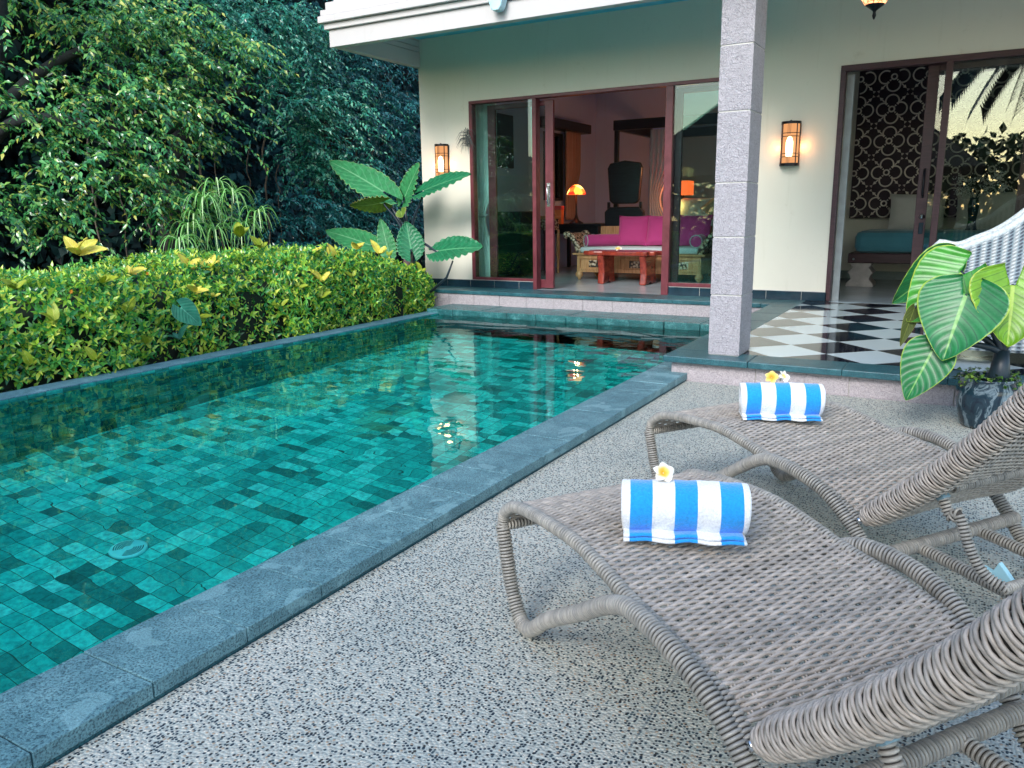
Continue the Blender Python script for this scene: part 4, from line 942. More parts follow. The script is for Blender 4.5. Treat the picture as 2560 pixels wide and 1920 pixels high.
# ------------------------------------------------------------------ broad leaves
def big_leaf(name, parent, base, tip, width, normal, mat, lobe=.28, scallop=0, ns=9, droop=.12, cup=.12, shape='heart', solid=.0012):
    B = Vector(base); T = Vector(tip); d = (T - B); L = d.length; d.normalize(); nrm_ = Vector(normal).normalized(); s = d.cross(nrm_).normalized(); nrm_ = s.cross(d).normalized()
    nu, nvv = 28, 40; b = MB(); b.uv = []
    def wfun(t):      # half width at t in [0,1] measured from lobe ends to tip
        if shape == 'heart': return (math.sin(PI * min(1, t ** .62)) ** .75) * (1 - .15 * t) if t < 1 else 0
        return (math.sin(PI * min(1, t ** .75)) ** .7)
    for j in range(nvv + 1):
        t = j / nvv
        for i in range(nu + 1):
            a = 2 * i / nu - 1; hw = width / 2 * max(wfun(t), .0)
            if scallop: hw *= 1 + scallop * abs(math.sin(t * ns * PI)) - scallop * .5
            x = -lobe * L + (1 + lobe) * L * t
            # notch between the basal lobes
            if x < 0:
                gap = width * .10 * (-x / (lobe * L)) ** .6; xo = a * hw; xo = math.copysign(max(abs(xo), gap), xo) if hw > gap else math.copysign(gap + .0005 * abs(a), a if a else 1)
            else: xo = a * hw
            veinw = math.sin((t * 9 - abs(a) * 2.5) * 2 * PI) * .0028 * (width / .3) * abs(a) ** .6
            z = -droop * L * max(0, t - .25) ** 2 * 1.6 + cup * width * abs(a) ** 1.5 * .5 + veinw * (1.6 if scallop else 1) + (.03 * width * math.sin(t * ns * 2 * PI + 1) * abs(a) ** 3 if scallop else 0)
            p = B + d * x + s * xo + nrm_ * z; b.v.append(tuple(p)); b.uv.append(((a + 1) / 2, t))
    for j in range(nvv):
        xm = -lobe * L + (1 + lobe) * L * (j + .5) / nvv
        for i in range(nu):
            if xm < -.01 * L and i in (nu // 2 - 1, nu // 2): continue
            k = j * (nu + 1) + i; b.f.append((k, k + 1, k + nu + 2, k + nu + 1))
    o = b.build(name, mat, parent, True, solid=solid); return o
cam_dir = lambda p: (Vector((0, 0, 1.2)) - Vector(p)).normalized()
M_ear = mk_bigleaf('scalloped_leaf', (.05, .30, .11), (.20, .52, .26), (.35, .62, .22), .4, .3); M_earD = mk_bigleaf('scalloped_leaf_deep', (.018, .20, .085), (.12, .42, .20), (.2, .5, .25), .4, .2)
M_stem = plain('dark_stem', (.015, .03, .045), .4, .2); M_earY = mk_bigleaf('scalloped_leaf_yellow', (.16, .28, .035), (.35, .5, .15), (.6, .55, .2), .45, .3)
EP = Vector((-6.66, 8.72, 0))
ear = empty('elephant_ear_plant', EP, 0, 'tall elephant ear plant with scalloped leaves beside the villa corner above the hedge', 'plant')
def W2(p): return tuple(Vector(p) - EP)
b = MB(); q, _ = spline([(.02, 0, -.1), (0, 0, .3), (.01, .01, .6), (.03, 0, .84)], 40); b.tube([tuple(x) for x in q], [.075 - .018 * i / 39 + .006 * (i % 3 == 0) for i in range(40)], 12); b.build('trunk', plain('ringed_trunk', (.16, .11, .12), .9, .5, 30, bmp=1, bscale=40), ear, True)
crown = Vector((-6.64, 8.72, .82))
for base, tip, w, nr, mat, lobe, dr_ in (
    ((-7.02, 8.72, 1.50), (-8.10, 8.85, 2.02), .44, (.25, -.75, .75), M_ear, .30, .10),
    ((-6.72, 8.80, 1.42), (-6.43, 8.75, 1.86), .40, (-.4, -1, .25), M_ear, .35, .05),
    ((-6.30, 8.68, 1.50), (-5.56, 8.60, 1.72), .36, (.1, -.72, .8), M_earD, .32, .10),
    ((-6.92, 8.60, 1.36), (-7.40, 8.45, 1.24), .34, (-.2, -.55, -.75), M_earY, .25, .25),
    ((-7.20, 8.62, .78), (-8.16, 8.75, 1.02), .36, (.25, -.75, .75), M_ear, .22, .08),
    ((-6.84, 8.55, .70), (-6.95, 8.55, 1.14), .24, (.5, -1, .0), M_ear, .35, .0),
    ((-6.42, 8.50, .74), (-6.50, 8.52, 1.10), .36, (.6, -.8, .1), M_earD, .45, .0),
    ((-6.05, 8.60, .72), (-5.34, 8.50, .82), .42, (.05, -.75, .75), M_earD, .26, .12),
    ((-6.92, 8.50, .47), (-7.20, 8.42, .45), .30, (.2, -.7, .8), M_ear, .5, .1),
    ((-6.64, 8.60, 1.24), (-6.55, 8.50, 1.16), .16, (0, -.8, .5), M_earY, .3, .1)):
    lf_ = big_leaf('leaf', ear, W2(base), W2(tip), w, nr, mat, lobe, .16, 11, dr_, .10, 'ear')
    pth, _ = spline([W2(crown), W2(crown.lerp(Vector(base), .4) + Vector((0, 0, .06))), W2(Vector(base) - Vector((0, 0, .03))), W2(base)], 12)
    b = MB(); b.tube([tuple(x) for x in pth], [.028 - .018 * i / 11 for i in range(12)], 8); b.build('petiole', M_stem, ear, True)
b = MB(); b.tube([W2((-6.2, 8.6, .18)), W2((-5.9, 8.55, .38)), W2((-5.78, 8.53, .60))], [.022, .016, .01], 8); b.build('petiole', M_stem, ear, True)
# potted philodendron
pot = empty('potted_plant', (.15, 4.98, 0), 0, 'glazed dark pot with big heart-leaved plant in front of the porch step', 'potted plant')
PO = Vector((.15, 4.98, 0))
def mk_glaze():
    m, nt, b = newmat('dripped_glaze'); v = coord(nt, scale=(1, 1, .45)); f = noise(nt, v, 13, 4, .6, dist=1.5)
    nt.links.new(ramp(nt, f, [(.35, (.006, .015, .03)), (.52, (.015, .04, .06)), (.60, (.16, .22, .26)), (.68, (.012, .03, .05))]), b.inputs['Base Color']); b.inputs['Roughness'].default_value = .12; return m
b = MB(); b.lathe([(.10, 0), (.12, .03), (.15, .16), (.15, .22), (.135, .262), (.15, .275), (.148, .285), (.13, .28), (.12, .24)], (0, 0, 0), 28); b.build('pot', mk_glaze(), pot, True)
b = MB(); b.lathe([(.0001, .245), (.128, .245)], (0, 0, 0), 20); b.build('soil', M_soil, pot)
M_ph = mk_bigleaf('heart_leaf_deep', (.018, .19, .055), (.20, .46, .12), (.42, .60, .08), .36, .14, (.004, .05, .02)); M_ph2 = mk_bigleaf('heart_leaf_bright', (.06, .33, .04), (.30, .52, .10), (.5, .65, .08), .32, .2, (.01, .09, .02))
M_ph3 = mk_bigleaf('heart_leaf_lime', (.17, .38, .02), (.42, .60, .10), (.5, .6, .08), .34, .25, (.03, .11, .01)); M_ph4 = mk_bigleaf('heart_leaf_olive', (.07, .10, .02), (.2, .25, .05), (.3, .3, .05), .5, .1)
pc_ = Vector((.20, 4.95, .40))
for base, tip, w, nr, mat, lobe, dr_ in (
    ((.0, 4.74, .745), (-.075, 4.60, .42), .45, (-.05, -1, .55), M_ph, .28, .12),
    ((-.03, 4.86, .850), (-.265, 4.78, .59), .43, (.15, -1, .75), M_ph2, .30, .10),
    ((-.10, 4.98, .930), (-.345, 4.95, .65), .26, (.55, -.7, .25), M_ph, .18, .22),
    ((.205, 4.80, .80), (.215, 4.68, .50), .43, (.2, -1, .45), M_ph3, .34, .12),
    ((-.125, 4.68, .455), (-.225, 4.60, .19), .27, (.05, -1, .45), M_ph, .25, .10),
    ((-.235, 4.80, .665), (-.285, 4.78, .45), .08, (.3, -.8, .1), M_ph4, .1, .05),
    ((.42, 4.95, .88), (.56, 4.80, .62), .34, (.5, -1, .5), M_ph2, .3, .12)):
    big_leaf('leaf', pot, tuple(Vector(base) - PO), tuple(Vector(tip) - PO), w, nr, mat, lobe, 0, 9, dr_, .14, 'heart')
    Bv = Vector(base); pth, _ = spline([tuple(pc_ - PO + Vector((0, 0, -.14))), tuple(pc_ - PO + Vector((0, 0, .02))), tuple(pc_.lerp(Bv, .55) - PO + Vector((0, .03, .05))), tuple(Bv - PO + Vector((0, .015, .01))), tuple(Bv - PO)], 14)
    b = MB(); b.tube([tuple(x) for x in pth], [.024 - .016 * i / 13 for i in range(14)], 8); b.build('petiole', M_stem, pot, True)
b = MB(); b.tube([(.03, -.02, .22), (.05, -.03, .32), (.05, -.03, .44)], [.055, .052, .035], 10); b.build('stem', M_stem, pot, True)
n_ = 260; a_ = RNG.uniform(0, 2 * PI, n_); r_ = RNG.uniform(.06, .155, n_)
p_ = np.stack([r_ * np.cos(a_), r_ * np.sin(a_), .285 + RNG.uniform(-.05, .03, n_)], 1)
M_moss = mk_leafset('small_creeper', [(0, (.02, .07, .01)), (.6, (.06, .16, .02)), (1, (.16, .26, .04))])
V_, F_ = leaves(p_, np.stack([np.cos(a_), np.sin(a_), RNG.uniform(-.6, .6, n_)], 1), np.tile((0, 0, 1.), (n_, 1)) + RNG.normal(0, .3, (n_, 3)), .028, .022); np_mesh('creeper', V_, F_, M_moss, pot)
# ------------------------------------------------------------------ white wicker tub chair on the porch
wc_ = empty('wicker_chair', (.38, 6.28, ZP), 0, 'white and blue-grey wicker tub chair on the porch behind the big-leaved pot', 'chair')
def mk_wwick():
    m, nt, b = newmat('white_wicker'); v = coord(nt); t = nt.nodes.new('ShaderNodeTexCoord'); s = nt.nodes.new('ShaderNodeSeparateXYZ'); nt.links.new(t.outputs['UV'], s.inputs[0])
    st = math_(nt, 'SINE', math_(nt, 'MULTIPLY', s.outputs[0], 2 * PI * 40)); row = math_(nt, 'SINE', math_(nt, 'ADD', math_(nt, 'MULTIPLY', s.outputs[1], 2 * PI * 36), math_(nt, 'MULTIPLY', math_(nt, 'GREATER_THAN', st, 0), PI)))
    h = math_(nt, 'ADD', math_(nt, 'MULTIPLY', st, .62), math_(nt, 'MULTIPLY', math_(nt, 'MULTIPLY', st, row), .38))
    c = ramp(nt, math_(nt, 'MULTIPLY_ADD', h, .5, .5), [(.15, (.04, .08, .12)), (.45, (.24, .34, .40)), (.8, (.55, .60, .62))])
    nt.links.new(mixc(nt, math_(nt, 'MULTIPLY', noise(nt, v, 60, 2), .35), c, (.30, .24, .24)), b.inputs['Base Color']); b.inputs['Roughness'].default_value = .5; bump(nt, b, h, .8, .01); return m
M_ww = mk_wwick()
def shell(u, v):
    # plan: U open toward -X; u in 0..1 from the near front, round the back, to the far front
    a = (u - .5) * PI * 1.0; L = .62; e = .36
    if u < .36: t = u / .36; x = -.60 + .80 * t; y = -e - .03 * math.sin(t * PI)
    elif u > .64: t = (1 - u) / .36; x = -.60 + .80 * t; y = e + .03 * math.sin(t * PI)
    else: t = (u - .36) / .28; a = -PI / 2 + PI * t; x = .20 + .38 * math.cos(a); y = e * math.sin(a)
    k = 1 - abs(2 * u - 1)          # 0 at the fronts .. 1 at the back
    top = .765 - .035 * math.exp(-((k - .12) / .08) ** 2) + .42 * (1 / (1 + math.exp(-(k - .47) * 10))) - .03 * (k < .02)
    z = .10 + (top - .10) * v; fl = 1 + .06 * v ** 2
    return (x * (1 if x < 0 else fl) , y * fl, z)
b = MB(); b.grid(shell, 140, 46, uv=True); b.build('shell', M_ww, wc_, True, solid=.035)
b = MB(); b.tube([shell(i / 90, 1.0) for i in range(91)], .024, 10); b.build('rim', M_wick2 if False else plain('rim_white', (.55, .62, .66), .5, .3, 60), wc_, True)
b = MB(); b.box(-.58, .45, -.34, .34, .30, .36); b.build('seat', M_ww, wc_); b = MB(); b.box(-.60, -.56, -.36, .36, .10, .34); b.build('front_apron', M_ww, wc_)
for x in (-.52, .40):
    for y in (-.28, .28): b = MB(); b.lathe([(.02, 0), (.028, .11)], (x, y, 0), 10); b.build('leg', M_black, wc_, True)
b = MB(); cushion(b, 0, 0, 0, .62, .55, .16); o = b.build('chair_cushion', M_tan, None, True); o.location = (.60, 6.28, .98); o.rotation_euler = (R_(-8), 0, R_(82)); tag(o, 'tan cushion leaning inside the white wicker tub chair', 'cushion')
b = MB(); b.box(-.08, .88, 5.97, 6.53, ZP + .362, ZP + .44); o = b.build('seat_pad', M_tan, None, bevel=.03); tag(o, 'flat tan seat pad lying in the white wicker tub chair', 'cushion')
# dry air plant hanging on the wall edge
ap = empty('air_plant', (-6.03, 9.33, 2.22), 0, 'small dry air plant hanging on the wall beside the lounge door frame', 'plant')
b = MB()
for k in range(46):
    a = random.uniform(0, 2 * PI); l = random.uniform(.07, .17); dx = math.cos(a) * l; z0 = random.uniform(-.14, .06)
    b.tube([(0, 0, z0), (dx * .6, -.03, z0 + abs(math.sin(a)) * .05), (dx, -.04, z0 - random.uniform(.02, .12))], [.006, .004, .0008], 5)
b.build('leaves', plain('dry_grey_leaf', (.10, .11, .11), .8, .6, 60), ap)
# ------------------------------------------------------------------ hedge
hg = empty('hedge', (-6.9, 4.5, -.1), 0, 'clipped green hedge with yellow shoots running along the far side of the pool', 'hedge'); HO = Vector((-6.9, 4.5, -.1))
def htop(y): return .70 + .05 * math.sin(y * 1.3) + .03 * math.sin(y * 3.7 + 1) - .52 * max(0, (y - 7.6) / 1.7) ** 1.4
def hfront(y): return -6.25 + .06 * math.sin(y * 2.1) + .05 * math.sin(y * 5.3) - .25 * max(0, (y - 8.0)) ** 2
nL = 6500
y_ = RNG.uniform(.2, 9.45, nL); face = RNG.random(nL)
tp = np.array([htop(a) for a in y_]); fx = np.array([hfront(a) for a in y_])
X = np.empty(nL); Z = np.empty(nL); nrmv = np.zeros((nL, 3)); rr = RNG.exponential(.05, nL)
fr_ = face < .58; tpz = ~fr_
zf = RNG.uniform(0, 1, nL); rnd_c = .10
X[fr_] = fx[fr_] - rr[fr_] * 1.2 - .10 * np.maximum(0, (zf[fr_] - .82) / .18) ** 2; Z[fr_] = -.12 + zf[fr_] * (tp[fr_] + .10); nrmv[fr_] = (1, -.25, .35)
xt = RNG.uniform(0, 1.5, nL); X[tpz] = fx[tpz] - .06 - xt[tpz]; Z[tpz] = tp[tpz] - rr[tpz] * .9 + .05 * np.sin(X[tpz] * 9 + y_[tpz] * 7)
nrmv[tpz] = (.35, -.25, 1)
cl = .045 * (np.sin(y_ * 23 + Z * 31) * np.sin(Z * 27 - y_ * 11 + X * 13)); X += cl * fr_; Z += cl * tpz
pos = np.stack([X, y_, Z], 1) - np.array(HO); dr_v = nrmv * .7 + RNG.normal(0, .62, (nL, 3)) + np.array((0, 0, .25))
V_, F_ = leaves(pos, dr_v, nrmv + RNG.normal(0, .45, (nL, 3)), RNG.uniform(.038, .078, nL), RNG.uniform(.019, .036, nL), .15, .2)
M_hedge = mk_leafset('hedge_leaf', [(0, (.015, .08, .015)), (.3, (.04, .19, .03)), (.55, (.10, .33, .035)), (.8, (.26, .46, .04)), (1, (.46, .55, .05))], .3, .2)
np_mesh('foliage', V_, F_, M_hedge, hg)
nR = 5000; y_ = RNG.uniform(.2, 9.45, nR); tp = np.array([htop(a) for a in y_]); fx = np.array([hfront(a) for a in y_]); isf = RNG.random(nR) < .6; zf = RNG.uniform(0, 1, nR) ** .85; xt = RNG.uniform(0, 1.4, nR)
cen = np.where(isf[:, None], np.stack([fx + .01 - .12 * np.maximum(0, (zf - .82) / .18) ** 2, y_, -.10 + zf * (tp + .10)], 1), np.stack([fx - .06 - xt, y_, tp + .03 * np.sin(xt * 9 + y_ * 7)], 1)) + RNG.normal(0, .028, (nR, 3))
ax = np.where(isf[:, None], np.array((1, -.25, .5)), np.array((.3, -.2, 1))) + RNG.normal(0, .35, (nR, 3)); ax = unit(ax)
e1 = unit(np.cross(ax, (.3, .9, .2))); e2 = np.cross(ax, e1); Pl, Dl, Nl, Ll = [], [], [], []
for k in range(7):
    a = k * 2.4 + RNG.uniform(-.3, .3, nR); ra = e1 * np.cos(a)[:, None] + e2 * np.sin(a)[:, None]
    Pl.append(cen + ax * (.006 * k) - np.array(HO)); Dl.append(ra * (1.0 - .09 * k) + ax * (.25 + .13 * k)); Nl.append(ax * .9 - ra * .3); Ll.append(RNG.uniform(.055, .088, nR) * (1.1 - .06 * k))
Ll = np.concatenate(Ll); V_, F_ = leaves(np.concatenate(Pl), np.concatenate(Dl), np.concatenate(Nl), Ll, Ll * .40, .12, .25)
np_mesh('leaf_rosettes', V_, F_, mk_leafset('rosette_leaf', [(0, (.010, .09, .02)), (.25, (.04, .28, .07)), (.5, (.16, .50, .08)), (.78, (.46, .70, .06)), (1, (.82, .84, .14))], .26, .2, .7), hg)
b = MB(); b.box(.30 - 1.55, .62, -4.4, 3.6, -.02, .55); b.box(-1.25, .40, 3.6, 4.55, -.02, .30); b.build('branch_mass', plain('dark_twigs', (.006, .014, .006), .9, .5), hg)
# sprigs breaking the top line
ns_ = 420; ys = RNG.uniform(.3, 9.2, ns_); xs = np.array([hfront(a) for a in ys]) - RNG.uniform(.02, 1.0, ns_); zs_ = np.array([htop(a) for a in ys]); P1 = []; D1 = []; N1 = []
for i in range(ns_):
    h = RNG.uniform(.02, .10); ax = np.array((RNG.normal(0, .3), RNG.normal(0, .3), 1.))
    for k in range(12): a = k * 2.4; P1.append(np.array((xs[i], ys[i], zs_[i])) + ax * h * k / 12); D1.append((math.cos(a), math.sin(a), .8)); N1.append((math.cos(a) * -.5, math.sin(a) * -.5, 1))
V_, F_ = leaves(np.array(P1) - np.array(HO), np.array(D1), np.array(N1), .042, .018, .15, .1)
np_mesh('top_sprigs', V_, F_, mk_leafset('sprig_leaf', [(0, (.07, .22, .03)), (.5, (.16, .36, .04)), (1, (.34, .48, .06))], .35, .25), hg)
M_yel = mk_bigleaf('yellow_leaf', (.97, .78, .12), (.98, .85, .35), (.95, .78, .2), .35, .3); M_yg = mk_bigleaf('lime_leaf', (.36, .46, .03), (.6, .62, .12), (.5, .55, .1), .4, .25); M_gb = mk_bigleaf('blue_green_leaf', (.05, .26, .17), (.14, .42, .3), (.1, .35, .25), .3, .1)
def shoot(y, z, dx, nl, size, mat, up=1.1, seed=0):
    r = random.Random(seed * 7 + 3); x = hfront(y) + dx + .05; p0 = Vector((x, y, z + .05)) - HO; par_ = None; tlx, tly = r.uniform(-.3, .3), r.uniform(-.5, .5)
    for k in range(nl):
        a = 2 * PI * k / nl + r.uniform(-.9, .9); d = Vector((math.cos(a) * .8 + .30 + tlx, math.sin(a) * .9 + tly, up + r.uniform(-.8, .5))).normalized(); L = size * 1.2 * r.uniform(.5, 1.3)
        o = big_leaf('yellow_shoot' if par_ is None and mat is not M_gb else 'leaf', par_ or hg, tuple(p0 + d * .02), tuple(p0 + d * L), L * .5, Vector((.5 - d.x * .5, -.5 - d.y * .4, .9)), mat, .05, 0, 7, .25, .2, 'ear', solid=.0008)
        if par_ is None: par_ = o
for i, (y, z, dx, nl, sz, mt) in enumerate(((3.82, .86, -.12, 5, .17, M_yel), (3.95, .62, -.02, 5, .13, M_yg), (4.35, .66, -.12, 5, .11, M_yel), (5.0, .66, -.2, 5, .13, M_yel), (5.18, .64, -.12, 6, .14, M_yel), (4.85, .46, .05, 4, .12, M_yel),
        (5.05, .40, .05, 4, .11, M_yel), (6.55, .70, -.2, 5, .14, M_yel), (6.9, .62, -.12, 5, .15, M_yel), (7.05, .66, -.3, 4, .12, M_yel), (7.6, .72, -.4, 5, .13, M_yel), (7.75, .66, -.1, 4, .14, M_yel), (6.45, .44, .05, 4, .15, M_yel),
        (7.0, .44, .04, 4, .10, M_yg), (8.0, .62, -.1, 4, .10, M_yg), (8.5, .40, 0, 4, .10, M_yg), (3.5, .36, .06, 3, .14, M_yg), (4.1, .36, .06, 3, .15, M_yg), (4.45, .20, .05, 3, .10, M_yg), (3.75, .02, .06, 4, .11, M_yg), (4.3, .06, .05, 3, .10, M_yg),
        (4.85, .22, .05, 3, .11, M_yg), (5.4, .26, .05, 3, .10, M_yg), (5.9, .22, .05, 3, .10, M_yg), (6.1, .40, .03, 3, .10, M_yg), (6.4, .26, .03, 3, .11, M_yg), (3.3, .05, .06, 3, .10, M_yg), (6.05, .92, -.7, 6, .16, M_yg), (6.2, .80, -.6, 5, .14, M_yg), (4.65, .05, .06, 4, .12, M_gb), (3.35, .62, -.1, 4, .1, M_yg))):
    shoot(y, z, dx, nl, sz, mt, seed=i)
big_leaf('large_leaf', hg, tuple(Vector((-5.98, 4.55, .42)) - HO), tuple(Vector((-5.94, 4.72, .24)) - HO), .22, (1, -.8, .4), M_gb, .3, 0, 7, .1, .1, 'heart')
# small orange flowers of the hedge
P1 = []; D1 = []; N1 = []
for i in range(70):
    y = RNG.uniform(.6, 9); top = RNG.random() < .5; x = hfront(y) + (.03 if not top else -RNG.uniform(.1, .8)); z = RNG.uniform(.05, htop(y)) if not top else htop(y) + .03
    for k in range(6): a = 2 * PI * k / 6; P1.append((x, y, z)); D1.append((.35 + .0 * a, math.cos(a), math.sin(a))); N1.append((1, -.4, .3))
V_, F_ = leaves(np.array(P1) - np.array(HO), np.array(D1), np.array(N1), .020, .014, .1, .05); o = np_mesh('orange_flowers', V_, F_, plain('orange_flower', (.9, .30, .02), .5, .2), hg)
# ------------------------------------------------------------------ papyrus
M_pap = mk_leafset('papyrus_blade', [(0, (.10, .42, .07)), (.5, (.28, .60, .18)), (1, (.62, .80, .45))], .35, .2)
pp = empty('umbrella_papyrus', (-7.5, 6.4, 0), 0, 'clump of umbrella papyrus with drooping pale green rays behind the hedge', 'plant'); PPO = Vector((-7.5, 6.4, 0))
heads = [(6.05, 1.38, .34), (6.49, 1.55, .42), (6.75, 1.23, .34), (6.04, 1.08, .36), (6.38, 1.04, .38), (6.63, 1.10, .36), (5.70, .94, .34), (6.82, .76, .28), (6.13, 1.22, .24), (5.88, .80, .24), (6.55, 1.44, .34), (5.95, .62, .2)]
for i, (y, z, r) in enumerate(heads):
    rnd = random.Random(i); x = -7.5 + rnd.uniform(-.25, .2); top = Vector((x, y, z)); b = MB()
    for k in range(17):
        a = 2 * PI * k / 17 + rnd.uniform(-.15, .15); L = r * 1.2 * rnd.uniform(.75, 1.1); lift = rnd.uniform(.25, .6); pts = []
        for j in range(9):
            t = j / 8; rad = L * .85 * (t - .25 * t * t); zz = L * (lift * 1.6 * t - 1.15 * t ** 2.2)
            pts.append(tuple(top - PPO + Vector((math.cos(a) * rad, math.sin(a) * rad, zz))))
        b.tube(pts, [.005, .007, .008, .008, .008, .007, .006, .004, .0015], 4, flat=.4)
    hd = b.build('leaf_head', M_pap, pp)
    q, _ = spline([(0 + rnd.uniform(-.1, .1), (y - 6.4) * .3, 0), tuple((top - PPO) * .6 + Vector((0, 0, .1))), tuple(top - PPO)], 10); b = MB(); b.tube([tuple(x_) for x_ in q], .006, 6); b.build('stem', plain('papyrus_stem', (.08, .22, .08), .4), hd)
pp2 = empty('umbrella_papyrus', (-6.35, 6.0, .35), 0, 'low papyrus tuft growing out of the hedge face', 'plant')
for i, (y, z, r) in enumerate(((6.05 - 6, .62 - .35, .22), (6.25 - 6, .42 - .35, .26), (5.9 - 6, .52 - .35, .16))):
    rnd = random.Random(50 + i); b = MB()
    for k in range(18):
        a = 2 * PI * k / 18; L = r * rnd.uniform(.7, 1.1); pts = [(.1 + math.cos(a) * L * .8 * t, y + math.sin(a) * L * .8 * t, z + L * (.3 * t - .9 * t * t)) for t in [j / 6 for j in range(7)]]
        b.tube(pts, [.004, .005, .005, .0045, .004, .003, .001], 4, flat=.4)
    b.build('leaf_head', M_pap, pp2)
# ------------------------------------------------------------------ trees
M_bark = plain('grey_bark', (.022, .028, .028), .9, .4, 12, bmp=.8, bscale=30); M_root = plain('pale_root', (.16, .13, .10), .8, .3, 20)
def foliage(clusters, seed, twigs=12, per=24, tl=(.35, .75), ll=(.052, .092), lw=.42):
    """clusters: (x,y,z,r) -> drooping leafy sprays"""
    rg = np.random.default_rng(seed); Ps = []; Ds = []; Ns = []; tw = []
    for (x, y, z, r) in clusters:
        for k in range(twigs):
            a = rg.uniform(0, 2 * PI); out = np.array((math.cos(a), math.sin(a), rg.uniform(-.25, .5))); out += np.array((.40, .30, 0)); out /= np.linalg.norm(out)
            st = np.array((x, y, z)) + rg.normal(0, 1, 3) * r * np.array((.5, .5, .35)); L = rg.uniform(*tl) * (.6 + .4 * r / .5)
            t = np.linspace(.05, 1, per)[:, None]; c = st + out * L * t + np.array((0, 0, -1.)) * L * .48 * t ** 2; tw.append(c)
            side = np.cross(out, (0, 0, 1.)); side /= max(np.linalg.norm(side), 1e-6); sg = np.where(np.arange(per) % 2, 1, -1)[:, None]
            tang_ = out + np.array((0, 0, -1.)) * .95 * t; Ps.append(c + rg.normal(0, .008, (per, 3))); Ds.append(tang_ * .75 + side * sg * .8 + np.array((0, 0, -.25)) + rg.normal(0, .25, (per, 3))); Ns.append(np.tile((.45, -.45, .9), (per, 1)) + rg.normal(0, .42, (per, 3)))
    P = np.concatenate(Ps); n = len(P); L = rg.uniform(*ll, n)
    return leaves(P, np.concatenate(Ds), np.concatenate(Ns), L, L * lw, .12, .22), tw
def tree(name, base, clusters, seed, label, stops, limbs, roots=(), trunk_r=.22, **k):
    t = empty(name, base, 0, label, 'tree', 'broadleaf trees beyond the hedge'); O = np.array(base)
    (V, F_), tw = foliage(clusters, seed, **k); np_mesh('crown', V - O, F_, mk_leafset('leaf_' + str(seed), stops, .24, .12, .9), t)
    b = MB(); hgt = limbs[0][-1][2] - base[2] if limbs else 3
    for i, l in enumerate(limbs):
        q, _ = spline([tuple(Vector(p) - Vector(base)) for p in l], 24); r0 = trunk_r if i == 0 else trunk_r * .42
        b.tube([tuple(p) for p in q], [r0 * (1 - .62 * j / 23) * (1 + .06 * math.sin(j * 1.7)) for j in range(24)], 10)
    rg = random.Random(seed)
    for c in tw[::6]: b.tube([tuple(c[0] - O), tuple(c[len(c) // 2] - O), tuple(c[-1] - O)], [.006, .004, .0015], 4)
    b.build('trunk', M_bark, t, True)
    for (x, y, z0, z1) in roots:
        b = MB(); q = [(x + .03 * math.sin(j * 1.9 + x * 5), y + .03 * math.cos(j * 2.3), z0 + (z1 - z0) * j / 12) for j in range(13)]; b.tube([tuple(Vector(p) - Vector(base)) for p in q], [rg.uniform(.008, .016)] * 13, 5); b.build('aerial_root', M_root, t, True)
    return t
def blob(c, s, n, seed, r=.45):
    rg = np.random.default_rng(seed); u = rg.uniform(-1, 1, (n, 3)); return [(c[0] + a * s[0], c[1] + b_ * s[1], c[2] + d * s[2], r) for a, b_, d in u]
S1 = [(0, (.008, .07, .02)), (.35, (.03, .20, .06)), (.65, (.10, .38, .10)), (.88, (.28, .52, .10)), (1, (.60, .60, .12))]
S2 = [(0, (.008, .08, .06)), (.35, (.02, .22, .15)), (.7, (.06, .40, .28)), (1, (.26, .62, .42))]
S3 = [(0, (.006, .07, .08)), (.5, (.018, .20, .21)), (1, (.09, .42, .40))]  # blue haze put into these leaf colours
cA = blob((-9.0, 6.9, 3.35), (.5, 1.0, .36), 24, 1) + blob((-8.6, 6.2, 2.65), (.4, .7, .25), 10, 2) + blob((-9.4, 5.2, 4.0), (.8, 1.0, .4), 12, 3) + blob((-9.0, 7.3, 2.5), (.4, .4, .2), 6, 31)
cC = [(-8.6 + random.uniform(-.3, .3), 4.7 + 2.6 * t + random.uniform(-.25, .25), 2.45 - 1.15 * t + random.uniform(-.3, .2), .42) for t in [i / 18 for i in range(19)]] + blob((-9.0, 4.8, 1.5), (.4, .6, .4), 9, 5)
tree('fig_tree', (-10.6, 5.0, -.14), cA + cC, 21, 'leafy tree at far left whose sunlit boughs droop toward the hedge', S1,
     [[(-10.6, 5.0, -.14), (-10.5, 5.2, 1.6), (-10.2, 5.6, 3.2), (-10.0, 6.0, 5.0)], [(-10.4, 5.3, 2.2), (-9.8, 6.0, 3.0), (-9.0, 6.8, 3.5)], [(-10.5, 5.2, 1.6), (-9.6, 5.4, 2.3), (-8.7, 6.2, 2.2)], [(-10.3, 5.5, 3), (-9.7, 5.3, 3.8), (-9.2, 5.0, 4.3)]],
     [(-10.2, 7.0, 3.2, .2), (-10.4, 7.5, 3.0, .0), (-9.9, 6.4, 2.8, .6)])
cB = blob((-9.4, 9.4, 3.8), (.5, 1.1, .45), 26, 6) + blob((-9.0, 9.6, 2.75), (.35, .65, .45), 18, 7) + blob((-9.0, 9.9, 2.0), (.3, .4, .3), 8, 8) + blob((-9.6, 8.0, 4.4), (.8, .8, .4), 7, 9)
